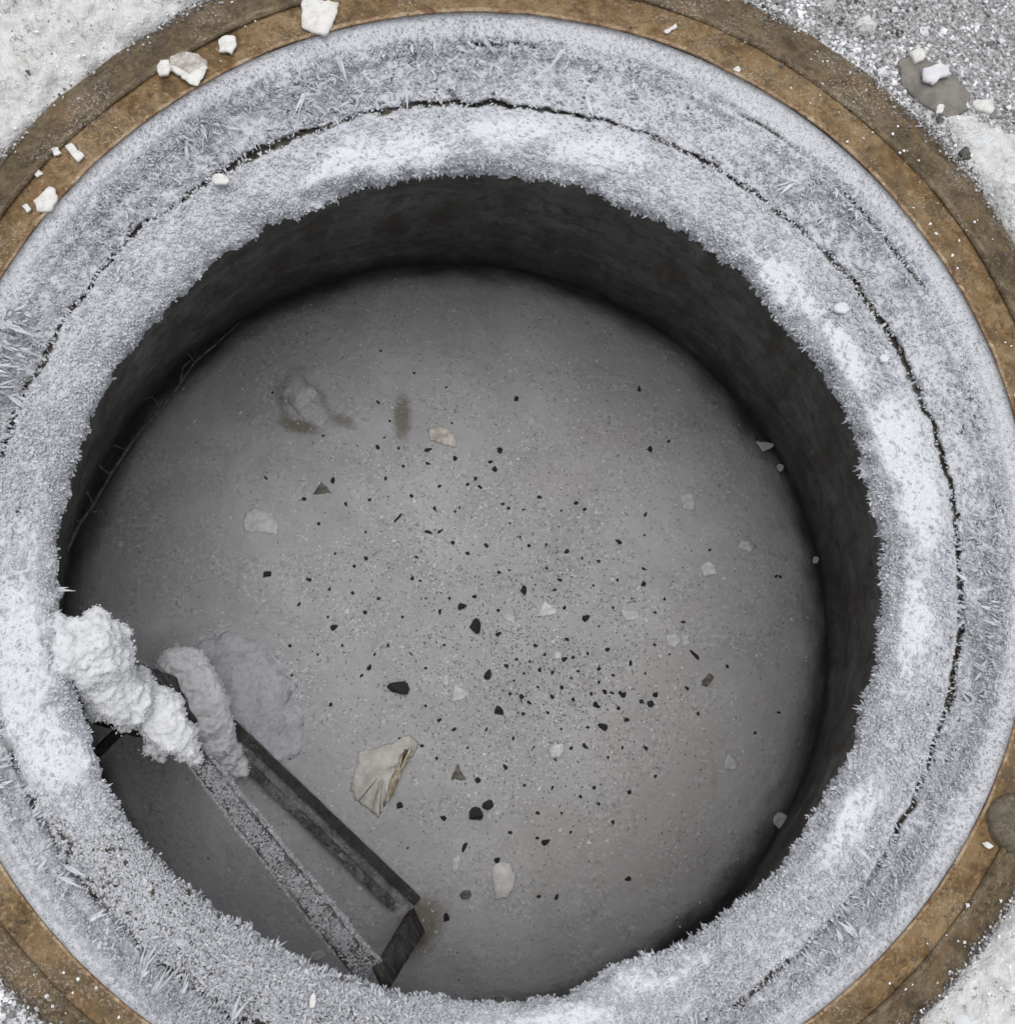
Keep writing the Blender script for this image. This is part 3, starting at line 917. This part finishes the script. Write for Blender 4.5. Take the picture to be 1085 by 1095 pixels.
flake('ice_flake', [(808, 472), (828, 474), (826, 478), (815, 483)], IZ+.004, .003, M['chip_ice'], 'pale triangular splinter at the foot of the right wall', 'flake', pl)
flake('ice_flake', ell(834, 500, 4, 4), IZ+.004, .004, M['chip_ice'], 'pale crumb just below the splinter by the right wall', 'flake', pl)
flake('ice_flake', ell(872, 599, 3.5, 4), IZ+.006, .004, M['chip_ice'], 'pale crumb alone against the right wall', 'flake', pl)
flake('ice_flake', [(772, 823), (779, 806), (790, 816), (786, 824)], IZ, .002, M['chip_grey'], 'faint grey triangular flake low on the right of the ice', 'flake', pl)
flake('ice_flake', ell(834, 877, 9, 9, 0, 10), IZ, .003, M['chip_grey'], 'faint round grey flake by the lower right wall', 'flake', pl)
flake('ice_flake', ell(544, 660, 6, 4, 10), IZ, .003, M['chip_grey'], 'small pale flake left of the white triangular flake', 'flake', pl)
flake('ice_flake', ell(631, 888, 4, 3, 70), IZ, .003, M['chip_grey'], 'pale speck above and right of the white oval flake', 'flake', pl)
flake('ice_flake', ell(596, 701, 4, 4), IZ, .003, M['chip_ice'], 'white speck among the dark grit below the triangular flake', 'flake', pl)
flake('ice_flake', ell(128, 582, 4, 4), IZ, .003, M['chip_grey'], 'pale crumb near the left wall of the ice', 'flake', pl)
flake('ice_flake', ell(340, 1022, 9, 6, -15), IZ, .002, M['chip_grey'], 'pale flake on the ice between frosted rung and frosted lip', 'flake', pl)
flake('grit_triangle', [(482, 833), (489, 817), (498, 834)], IZ, .004, M['darkgrey'], 'dark grey triangular chip right of the beige sheet', 'chip')
flake('grit_triangle', [(334, 529), (344, 515), (354, 527)], IZ, .004, M['darkgrey'], 'dark triangular chip above left of the ice centre', 'chip')
flake('grit_triangle', [(750, 728), (758, 720), (763, 724), (756, 735), (750, 733)], IZ, .003, M['darkgrey'], 'brownish grey chip on the right of the ice', 'chip')
flake('grit_triangle', ell(498, 957, 7, 5, -20), IZ, .003, M['darkgrey'], 'grey chip left of the white oval flake', 'chip')

# beige sheet with an ochre fold
sh = thing('torn_sheet', V(408, 830, IZ), 'torn beige sheet with an ochre fold frozen into the ice', 'sheet')
for nm, pts, z, th_, mt, dm in (('sheet', [(374, 843), (382, 818), (384, 803), (400, 800), (420, 794), (438, 785), (447, 793), (444, 803), (430, 822), (421, 842), (414, 856), (405, 875), (392, 864), (378, 853)], IZ, .006, 'sheet', .002),
                                ('fold', [(412, 858), (417, 838), (424, 820), (430, 806), (440, 797), (441, 803), (431, 822), (424, 838), (415, 858)], IZ+.006, .004, 'fold', .001)):
    o = flake(nm, pts, z, th_, M[mt], nm, 'x', dome=dm, rough=.5)
    del o['label'], o['category']
    o.parent = sh
    o.location = o.location-sh.location

# --- black grit: a few shapes, every piece an object
protos = []
for q in range(7):
    bm = bmesh.new()
    bmesh.ops.create_icosphere(bm, subdivisions=2, radius=1.15)
    rs = random.Random(500+q)
    dirs = [Vector((rs.gauss(0, 1), rs.gauss(0, 1), rs.gauss(0, 1))).normalized() for _ in range(9)]
    cut = [rs.uniform(.42, .80) for _ in dirs]
    for v_ in bm.verts:
        for d_, c_ in zip(dirs, cut):
            e = v_.co.dot(d_)-c_
            if e > 0:
                v_.co -= d_*e
    protos.append(bm_mesh(bm, 'grit', False))
    protos[-1].materials.append(M['black'])
GG = 'black grit pieces scattered on the ice'
COMMON = 'tiny black grit piece lying on the grey ice'
big = {  # the ones that stand out: (u, v): (half width, half height, turn, label)
    (425.6, 735.6): (10.5, 8.5, 20, 'largest single black lump left of the ice centre'),
    (507, 671): (7, 9.5, 0, 'upright black lump at the centre of the ice'),
    (494.6, 649): (4.5, 5.2, 30, 'black piece just above the central black lump'),
    (510, 872): (10, 8, 10, 'black lump, rounder half of the joined pair at lower centre'),
    (521, 862): (8.5, 4.5, -32, 'oblong black lump touching the round one at lower centre'),
    (533, 759.5): (7, 5, 0, 'blocky black piece right of the pale triangular flake'),
    (286, 614.5): (5.8, 4.4, 0, 'solitary black piece on the left below the pale rounded flake'),
    (521, 722): (3.4, 7, 8, 'upright dark sliver above the blocky black piece'),
    (559, 632): (4, 6, 0, 'upright black piece above the white triangular flake'),
    (584, 900.5): (4.8, 3.8, 0, 'black piece below the joined black pair, to their right'),
    (477.7, 982): (4.2, 5, 0, 'black piece beside the rusted foot of the ladder'),
    (425, 554): (2, 6.5, 40, 'thin slanted black sliver on the upper left of the ice'),
    (458, 569): (7, 2, 8, 'curved black splinter, left half of a bow shape'),
    (471, 568): (5, 2, -35, 'curved black splinter, right half of a bow shape'),
    (742, 700): (6.5, 2.6, 50, 'slanted black splinter below the pale pair at right'),
    (660, 579): (5.5, 2.4, 30, 'slanted black splinter on the upper right of the ice'),
    (497, 906): (2.4, 6, 15, 'upright black splinter above the thin pale flake'),
    (428, 862): (4.5, 4, 0, 'black piece at the lower tip of the beige sheet'),
    (695, 753.6): (5.5, 3.4, -40, 'thick black piece at the right end of the dark cluster'),
    (683, 416): (3.4, 3.4, 0, 'black dot near the far upper right of the ice'),
    (552, 427): (3.4, 4, 0, 'black dot near the top of the ice centre'),
    (671, 940): (3, 2.8, 0, 'black dot alone at the lower right of the ice'),
    (694, 481): (3.4, 4.2, 0, 'black dot on the upper right above the blocky grey flake'),
    (627, 661): (4.6, 4.4, 0, 'black piece between triangular and oblong pale flakes'),
}
small = """291,420 407,375 443,399 477,414 404,430 416,450 483,453 345,466 404,478 411,468 426,479 458,481,4 487,490,3.6 458,496 431,499 412,512 356,514,4
325,534 284,511 535,481,4.5 525,494 528,502,4 508,512,3.5 500,518 513,521,3.4 537,539 543,543 465,545 491,543 486,547 391,569 358,592 391,597 379,605 446,596 484,581 520,583 500,592
352,630 320,646 350,660 358,671,4.4 440,619 449,621 377,634 533,612 507,638 532,653 714,472 577,532,3.6 600,546 616,538 625,545 690,550 689,572 556,575 565,584 584,582 606,590,3.6 622,597
598,620 584,607 689,609,3.4 687,625,4 634,626 593,631 603,650 533,678,3.2 650,694,3.4 604,705,3.6 612,703 582,700 606,684 777,713,3.4 734,736 758,588 830,616 834,617 730,665 809,469 628,699 674,709
395,713,4 386,723 354,754 557,745,3.8 632,742 646,740,3.6 654,741 667,742,4.6 638,755,4 661,758,3 686,750,3.6 670,770,3.4 628,778 644,777,4.6 585,762 626,799,4 559,764 511,834,4.4 467,811,3 451,798 428,790
473,875,3.6 590,843 672,847 574,896 436,907 576,959,3 595,959 532,919,4 594,813 620,852 635,842 746,763 807,784 832,762 701,742,4 663,742 640,730 560,720 575,735 600,735 590,745 549,728 566,752 612,748
545,742 577,716 552,705 541,712 566,707 590,720 610,725 572,690 618,718 640,715 655,722 480,640 470,655 455,640 430,660 405,640 390,655 415,690 400,700 440,700 455,715 366,690 340,700 312,722 330,620 340,560
370,540 395,535 440,530 470,520 545,560 560,545 575,600 545,610 515,625 640,600 660,620 675,640 700,655 710,640 715,700 700,690 690,720 640,670 655,650 520,780 548,790 570,800 600,780 610,800 650,810 665,800
540,820 560,840 575,870 600,870 545,890 610,890 640,860 690,800 700,830 655,880 500,800 485,780 470,770 455,755 290,720 310,690 1,1""".replace('\n', ' ').split()
gk = 0


def grit_piece(u, v, a, b, rot, label, lift=.35):
    global gk
    o = bpy.data.objects.new('black_grit', protos[gk % len(protos)])
    gk += 1
    COL.objects.link(o)
    s = (CAM_Z-ICE_Z)/F*1.03
    o.scale = (a*s, b*s, min(a, b)*s*.75)
    o.rotation_euler = (0, 0, math.radians(-rot))
    o.location = V(u, v, ICE_Z)+Vector((0, 0, min(a, b)*s*lift))
    o['label'] = label; o['category'] = 'grit'; o['group'] = GG
    return o


for (u, v), (a, b, r, lb) in big.items():
    grit_piece(u, v, a, b, r, lb)
LAND = [(278, 558, 'the pale rounded flake on the left'), (472, 467, 'the cream chip'), (537, 940, 'the white oval flake'), (594, 803, 'the small white lump'), (583, 652, 'the white triangular flake'),
        (489, 740, 'the pale triangular flake'), (757, 608, 'the white angular flake'), (796, 585, 'the white flake nearest the right wall'), (674, 658, 'the pale oblong flake'), (735, 537, 'the blocky grey flake'),
        (410, 828, 'the torn beige sheet'), (325, 425, 'the milky ice lump'), (430, 445, 'the olive stain'), (345, 522, 'the dark triangular chip'), (490, 827, 'the dark grey triangular chip'),
        (425, 736, 'the largest black lump'), (507, 671, 'the central black lump'), (514, 868, 'the joined black pair'), (533, 759, 'the blocky black piece'), (286, 614, 'the solitary left black piece'),
        (425, 554, 'the thin slanted sliver'), (464, 568, 'the bow shaped splinter'), (742, 700, 'the slanted splinter at right'), (660, 579, 'the slanted splinter at upper right'), (724, 685, 'the pair of pale flakes'), (756, 728, 'the brownish grey chip')]
ORD = ['nearest', 'second nearest', 'third nearest', 'fourth nearest', 'fifth nearest', 'sixth nearest', 'seventh nearest', 'eighth nearest', 'ninth nearest', 'tenth nearest']
SECT = ['right of', 'below right of', 'below', 'below left of', 'left of', 'above left of', 'above', 'above right of']


def grit_labels(pts):
    best = {}
    for lu, lv_, nm in LAND:
        sec = {}
        for i_, (u_, v_) in enumerate(pts):
            du, dv = u_-lu, v_-lv_
            sec.setdefault(int(round(math.degrees(math.atan2(dv, du))/45)) % 8, []).append((math.hypot(du, dv), i_))
        for k_, lst in sec.items():
            for r_i, (d_, i_) in enumerate(sorted(lst)):
                if r_i < len(ORD):
                    sc_ = d_*(1+.25*r_i)
                    if i_ not in best or sc_ < best[i_][0]:
                        best[i_] = (sc_, 'tiny black speck, %s one %s %s' % (ORD[r_i], SECT[k_], nm))
    return [best[i_][1] if i_ in best else COMMON for i_ in range(len(pts))]


SMALL = [[float(x) for x in w_.split(',')] for w_ in small]
SMALL = [q for q in SMALL if q[0] > 10]
GLAB = grit_labels([q[:2] for q in SMALL])
rs = random.Random(77)
for q, lab in zip(SMALL, GLAB):
    h_ = q[2] if len(q) > 2 else rs.uniform(1.9, 3.0)
    grit_piece(q[0], q[1], h_*rs.uniform(.8, 1.15), h_*rs.uniform(.6, 1.0), rs.uniform(0, 180), lab)

# fine dark grit and pale frost grains too small to count
n = 4200
u = np.concatenate([RNG.normal(590, 85, n//2), RNG.normal(500, 150, n//2)]); v = np.concatenate([RNG.normal(700, 90, n//2), RNG.normal(650, 150, n//2)])
ok = np.hypot(u-475, v-690) < 385
p = at(u[ok], v[ok], np.full(ok.sum(), ICE_Z+.0006))
vv, ff, tt = grains(p, RNG.uniform(.0005, .0013, ok.sum()), RNG.uniform(0, .25, ok.sum()), .5)
obj('fine_grit', fast_mesh('fine_grit', vv, ff, {'tint': tt}, False), M['grain'], label='fine dark specks dusted over the middle of the ice', cat='grit', kind='stuff')
n = 36000
u = np.concatenate([RNG.normal(520, 160, 30000), RNG.normal(272, 34, 6000)]); v = np.concatenate([RNG.normal(640, 160, 30000), RNG.normal(748, 38, 6000)])
ok = (np.hypot(u-475, v-690) < 395)
u, v = u[ok], v[ok]
p = at(u, v, np.full(len(u), ICE_Z+.0004))
dens = fbm(p, 22, 3, 151)
keep = RNG.random(len(u)) < np.clip(.35+1.3*dens+.6*np.exp(-((u-272)/50)**2-((v-748)/55)**2), .05, 1)
p = p[keep]
vv, ff, tt = grains(p, RNG.uniform(.0005, .0018, len(p))*np.where(RNG.random(len(p)) < .05, 1.8, 1), RNG.random(len(p)), .35)
obj('frost_grains', fast_mesh('frost_grains', vv, ff, {'tint': tt}, False), M['icegrain'], label='pale frost grains sprinkled over the grey ice', cat='frost', kind='stuff')

# ------------------------------------------------------------------ ladder at the lower left
ladder = thing('iron_ladder', V(300, 900, ICE_Z), 'dark iron ladder with a frosted top rung frozen into the ice', 'ladder')


def bar(a, b, wdir, w0, w1, t, n=26, wear=.0006, seed=1):
    """flat bar from a to b: width along wdir, thickness t across, uneven by corrosion"""
    ax = (b-a).normalized()
    wd = (wdir-ax*wdir.dot(ax)).normalized()
    td = ax.cross(wd)
    rs = random.Random(seed)
    bm = bmesh.new()
    rings = []
    for i in range(n+1):
        k_ = i/n
        c_ = a.lerp(b, k_)
        w_ = (w0+(w1-w0)*k_)/2
        sec = []
        for (x, y) in ((-1, -1), (-.5, -1), (0, -1), (.5, -1), (1, -1), (1, 1), (.5, 1), (0, 1), (-.5, 1), (-1, 1)):
            j = Vector((rs.uniform(-1, 1), rs.uniform(-1, 1), rs.uniform(-1, 1)))*wear
            sec.append(bm.verts.new(c_+wd*(w_*x)+td*(t/2*y)+j))
        rings.append(sec)
    m = 10
    for p_, q_ in zip(rings, rings[1:]):
        for i in range(m):
            bm.faces.new((p_[i], p_[(i+1) % m], q_[(i+1) % m], q_[i]))
    bm.faces.new(list(reversed(rings[0]))); bm.faces.new(rings[-1])
    return bm


A = V(118, 694, -.150); B = V(397, 1044, -.115)
perp = Vector((.72, .66, 0))
rung = obj('rung', bm_mesh(bar(A, B, perp, .012, .019, .014, 90, .0008, 2), 'rung', True), M['iron_frost'], ladder, label='frost covered top rung')
# frost on the top rung
n = 17000
kx = RNG.random(n)**.85; ph = RNG.uniform(-.5, math.pi+.5, n)
Aa, Bb = np.array(A), np.array(B)
ax = (Bb-Aa)/np.linalg.norm(Bb-Aa)
wd = np.array(perp)-ax*np.dot(np.array(perp), ax); wd /= np.linalg.norm(wd)
nd = np.cross(ax, wd); nd = nd if nd[2] > 0 else -nd
rad = (.0065+.0038*kx)[:, None]
out_n = wd*np.cos(ph)[:, None]+nd*np.sin(ph)[:, None]
pp = Aa+(Bb-Aa)*kx[:, None]+wd*np.cos(ph)[:, None]*rad+nd*np.sin(ph)[:, None]*.0075
pp += out_n*(.0016*fbm(pp, 90, 2, 165))[:, None]
keep = RNG.random(n) < np.clip(.62+1.0*fbm(pp, 150, 3, 161)+.4*fbm(pp, 26, 2, 163), .12, 1)
pp, out_n = pp[keep], out_n[keep]; m = len(pp)
v, f, t = crystals(pp, out_n*.9+RNG.normal(size=(m, 3))*.7, RNG.uniform(.0016, .0042, m), RNG.uniform(.0007, .0014, m), RNG.uniform(0, .35, m)*RNG.random(m), .7, .6)
fr = obj('frost', fast_mesh('rung_frost', v, f, {'tint': t}, False), M['crystal'], None)
fr.parent = rung
fr['kind'] = 'stuff'
# stiles
ST = V(408, 1046, -.100); SBt = V(446, 984, ICE_Z-.01)
obj('stile', bm_mesh(bar(ST, SBt, Vector((.45, -.9, 0)), .018, .026, .007, 30, .0004, 3), 'stile', True), M['iron_rust'], ladder, label='rusted right stile standing in the ice')
LT = V(108, 716, -.13); LB = V(226, 762, ICE_Z-.01)
obj('stile', bm_mesh(bar(LT, LB, Vector((.45, -.9, 0)), .036, .050, .009, 30, .0012, 4), 'stile', False), M['iron_rust'], ladder)
# lower channel: two upright flanges and the web between them
chan = thing('lower_rung', (0, 0, 0), 'dark iron channel of the lower rung lying on the ice', 'x')
del chan['category']
chan.parent = ladder
chan.location = -ladder.location
wz = ICE_Z+.008
obj('web', bm_mesh(bar(V(202, 740, wz), V(432, 964, wz), perp, .026, .026, .004, 50, .0006, 5), 'web', False), M['icyiron'], chan)
obj('flange', bm_mesh(bar(V(208, 736, wz+.003), V(446, 964, wz+.003), perp, .009, .010, .014, 90, .00035, 6), 'flange', False), M['iron'], chan)
obj('flange', bm_mesh(bar(V(194, 750, wz+.002), V(420, 968, wz+.002), perp, .009, .010, .012, 90, .0006, 7), 'flange', False), M['iron_frost'], chan)
for o in chan.children:
    o.location = (0, 0, 0)
# bracket to the wall
obj('bracket', bm_mesh(bar(V(138, 772, -.165), V(80, 828, -.20), Vector((1, 0, 0)), .008, .008, .006, 12, .0006, 8), 'bracket', False), M['iron_rust'], ladder)
obj('bracket', bm_mesh(bar(V(150, 785, -.170), V(96, 768, -.19), Vector((0, 1, 0)), .006, .006, .005, 12, .0006, 9), 'bracket', False), M['iron_rust'], ladder)

# ------------------------------------------------------------------ snow clumps over the ladder
def clump(name, balls, label, seed, voxel=.0020, rough=.0030, mat='snow', zs=.8, cat='snow', sm_it=5, sugar=.6):
    bm = bmesh.new()
    c0 = V(*balls[0][:3])
    rs = random.Random(seed)
    for (u, v, z, r) in balls:
        p = V(u, v, z)-c0
        bmesh.ops.create_icosphere(bm, subdivisions=3, radius=r, matrix=Matrix.Translation(p) @ Matrix.Diagonal((1, 1, zs, 1)))
        for _ in range(5):
            d = Vector((rs.gauss(0, 1), rs.gauss(0, 1), rs.gauss(0, .5))).normalized()
            d.z *= zs
            bmesh.ops.create_icosphere(bm, subdivisions=2, radius=r*rs.uniform(.22, .42), matrix=Matrix.Translation(p+d*r*rs.uniform(.72, .92)) @ Matrix.Diagonal((1, 1, zs, 1)))
    o = obj(name, bm_mesh(bm, name), M[mat], label=label, cat=cat)
    o.location = c0
    m_ = o.modifiers.new('r', 'REMESH'); m_.mode = 'VOXEL'; m_.voxel_size = voxel; m_.use_smooth_shade = True
    s_ = o.modifiers.new('s', 'SMOOTH'); s_.iterations = sm_it; s_.factor = .5
    for k_, (sz, st_) in enumerate(((.020, rough), (.005, rough*.6))):
        tx = bpy.data.textures.new(name+str(k_), 'CLOUDS')
        tx.noise_scale = sz; tx.noise_depth = 3
        d_ = o.modifiers.new('d', 'DISPLACE'); d_.texture = tx; d_.strength = st_*2; d_.mid_level = .5
    dg = bpy.context.evaluated_depsgraph_get()
    me = bpy.data.meshes.new_from_object(o.evaluated_get(dg), depsgraph=dg)
    nv = len(me.vertices)
    co = np.empty(nv*3, np.float32); me.vertices.foreach_get('co', co); co = co.reshape(-1, 3)
    no = np.empty(nv*3, np.float32); me.vertices.foreach_get('normal', no); no = no.reshape(-1, 3)
    me.calc_loop_triangles()
    tr = np.empty(len(me.loop_triangles)*3, np.int32); me.loop_triangles.foreach_get('vertices', tr); tr = tr.reshape(-1, 3)
    pick = RNG.integers(0, nv, int(nv*sugar))
    gpos = co[pick]+no[pick]*RNG.uniform(-.0004, .0006, (len(pick), 1))+RNG.normal(size=(len(pick), 3))*voxel*.4
    gv, gf, _t = grains(gpos, RNG.uniform(.0004, .0011, len(pick)), np.zeros(len(pick)), 1.0)
    me2 = fast_mesh(name, np.concatenate([co, gv]), np.concatenate([tr, gf+nv]))
    me2.polygons.foreach_set('use_smooth', np.concatenate([np.ones(len(tr), bool), np.zeros(len(gf), bool)]))
    o.modifiers.clear()
    o.data = me2
    me2.materials.append(M[mat])
    return o


clump('snow_clump', [(62, 690, -.040, 0.0143), (70, 686, -.040, 0.0160), (82, 686, -.042, 0.0193), (98, 690, -.045, 0.0235), (108, 706, -.056, 0.0235), (112, 726, -.068, 0.0227), (122, 742, -.076, 0.0218), (138, 750, -.084, 0.0185), (60, 670, -.034, 0.0109), (98, 668, -.045, 0.0126), (124, 680, -.055, 0.0092), (72, 706, -.036, 0.0151), (130, 704, -.068, 0.0084), (104, 758, -.08, 0.0084), (134, 772, -.09, 0.0067)],
      'white snow clump bridging from the frosted lip to the ladder', 1, rough=.0055, sm_it=3)
clump('snow_clump', [(154, 742, -.100, 0.0151), (164, 755, -.102, 0.0185), (174, 770, -.104, 0.0185), (186, 786, -.108, 0.0168), (198, 799, -.114, 0.0118), (166, 796, -.120, 0.0092), (150, 730, -.108, 0.0109), (209, 810, -.122, 0.0059), (172, 808, -.13, 0.0050), (182, 752, -.108, 0.0092), (203, 786, -.12, 0.0076)],
      'white snow lying along the top rung of the ladder', 2, rough=.0050, sm_it=3)
clump('snow_clump', [(188, 712, -.33, .018), (200, 714, -.335, .022), (208, 730, -.335, .024), (216, 750, -.34, .025), (222, 770, -.345, .024), (230, 788, -.355, .022), (240, 806, -.37, .017), (254, 820, -.38, .012)],
      'shaded bluish snow lying along the lower rung', 3, rough=.0045, sm_it=3)
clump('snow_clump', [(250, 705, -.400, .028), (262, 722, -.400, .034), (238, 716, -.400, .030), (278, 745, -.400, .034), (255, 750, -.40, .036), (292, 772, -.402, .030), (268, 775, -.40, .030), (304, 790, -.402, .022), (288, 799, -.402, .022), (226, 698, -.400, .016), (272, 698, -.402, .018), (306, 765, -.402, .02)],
      'low bluish snow heap on the ice behind the lower rung', 4, mat='shadedsnow', zs=.30, rough=.0030)
clump('ice_lump', [(316, 412, -.402, .016), (322, 425, -.402, .017), (330, 440, -.402, .015), (342, 448, -.403, .012), (312, 404, -.402, .010), (330, 418, -.398, .008)],
      'milky lump of ice standing at the upper left', 5, mat='clearice', zs=.5, rough=.0016, cat='ice lump', voxel=.0015, sugar=.15)

# ------------------------------------------------------------------ root on the left wall


def tube(pts, r0, r1, bm, seg=6):
    rings = []
    for i, p in enumerate(pts):
        d = (pts[min(i+1, len(pts)-1)]-pts[max(i-1, 0)]).normalized()
        a = d.cross(Vector((0, 0, 1)))
        if a.length < .01: a = Vector((1, 0, 0))
        a.normalize(); b = d.cross(a)
        r = r0+(r1-r0)*i/(len(pts)-1)
        rings.append([bm.verts.new(p+(a*math.cos(2*math.pi*k_/seg)+b*math.sin(2*math.pi*k_/seg))*r) for k_ in range(seg)])
    for p_, q_ in zip(rings, rings[1:]):
        for i in range(seg):
            bm.faces.new((p_[i], p_[(i+1) % seg], q_[(i+1) % seg], q_[i]))
    bm.faces.new(rings[0]); bm.faces.new(list(reversed(rings[-1])))


root = thing('frosted_root', V(100, 550, -.37), 'thin frosted root with side twigs along the left shaft wall', 'root')
main = [(72, 590, -.34), (86, 562, -.35), (100, 540, -.355), (118, 508, -.36), (136, 482, -.365), (152, 458, -.368), (172, 436, -.37), (192, 410, -.372), (210, 388, -.375), (232, 368, -.378), (255, 345, -.38)]
mp = [V(*q)+Vector((random.uniform(-1, 1), random.uniform(-1, 1), 0))*.002 for q in main]
bm = bmesh.new(); tube(mp, .0022, .0010, bm)
obj('main_root', bm_mesh(bm, 'main_root'), M['root'], root)
for (a, b, c_) in [((100, 540, -.355), (90, 520, -.35), (78, 512, -.345)), ((86, 562, -.35), (74, 545, -.34), (68, 530, -.335)), ((136, 482, -.365), (122, 476, -.36), (112, 482, -.355)), ((118, 508, -.36), (106, 498, -.355), (103, 486, -.35)),
                   ((172, 436, -.37), (163, 424, -.365), (150, 428, -.36)), ((192, 410, -.372), (196, 392, -.37), (205, 384, -.37)), ((210, 388, -.375), (202, 380, -.37), (198, 370, -.365)), ((95, 548, -.352), (108, 546, -.36), (116, 550, -.37))]:
    bm = bmesh.new()
    tube([V(*a), V(*b), V(*c_)], .0013, .0006, bm, 5)
    obj('twig', bm_mesh(bm, 'twig'), M['root'], root)

# ------------------------------------------------------------------ large single frost needles
needles = [
    ((55, 631, -.044), (82, 632, -.040), 2.4, 'long ice needle jutting from the left lip over the dark shaft'),
    ((626, 95, -.010), (635, 128, -.004), 2.6, 'stout ice needle crossing the dark joint at the top right of centre'),
    ((362, 60, -.004), (372, 90, -.004), 2.2, 'ice needle on the sloped frost at the top left of centre'),
    ((434, 88, -.012), (436, 122, -.008), 2.0, 'straight ice needle pointing down across the joint at top'),
    ((1034, 620, -.006), (1010, 606, -.008), 2.4, 'pale ice needle across the dark joint at the right'),
    ((1033, 650, -.008), (1012, 645, -.012), 2.0, 'shorter ice needle just below the needle at the right'),
    ((200, 170, -.010), (199, 148, -.002), 2.2, 'upright ice needle beside the crack at upper left'),
    ((604, 52, -.004), (584, 76, -.004), 3.4, 'feathery slanted frost blade near the top rim'),
    ((68, 925, -.010), (92, 938, -.006), 2.6, 'broad frost blade beside the joint at the lower left'),
    ((62, 938, -.010), (98, 954, -.010), 2.2, 'long frost blade below the broad blade at lower left'),
    ((20, 372, -.012), (50, 384, -.012), 2.0, 'ice needle across the joint at the left edge'),
    ((915, 905, -.012), (935, 925, -.006), 2.2, 'frost blade on the sloped frost at lower right'),
]
for a, b, w_, lb in needles:
    A_, B_ = np.array(V(*a)), np.array(V(*b))
    L = np.linalg.norm(B_-A_)
    k_ = 5
    d = np.tile(B_-A_, (k_, 1))+RNG.normal(size=(k_, 3))*L*np.array([.0, .06, .10, .16, .2])[:, None]
    v, f, t = crystals(np.tile(A_, (k_, 1)), d, L*np.array([1, .8, .7, .5, .45]), np.full(k_, w_*PXM), RNG.uniform(.75, 1, k_), .5)
    o = obj('ice_needle', fast_mesh('ice_needle', v-A_, f, {'tint': t}, False), M['crystal'], label=lb, cat='ice needle', group='large frost needles')
    o.location = A_.tolist()
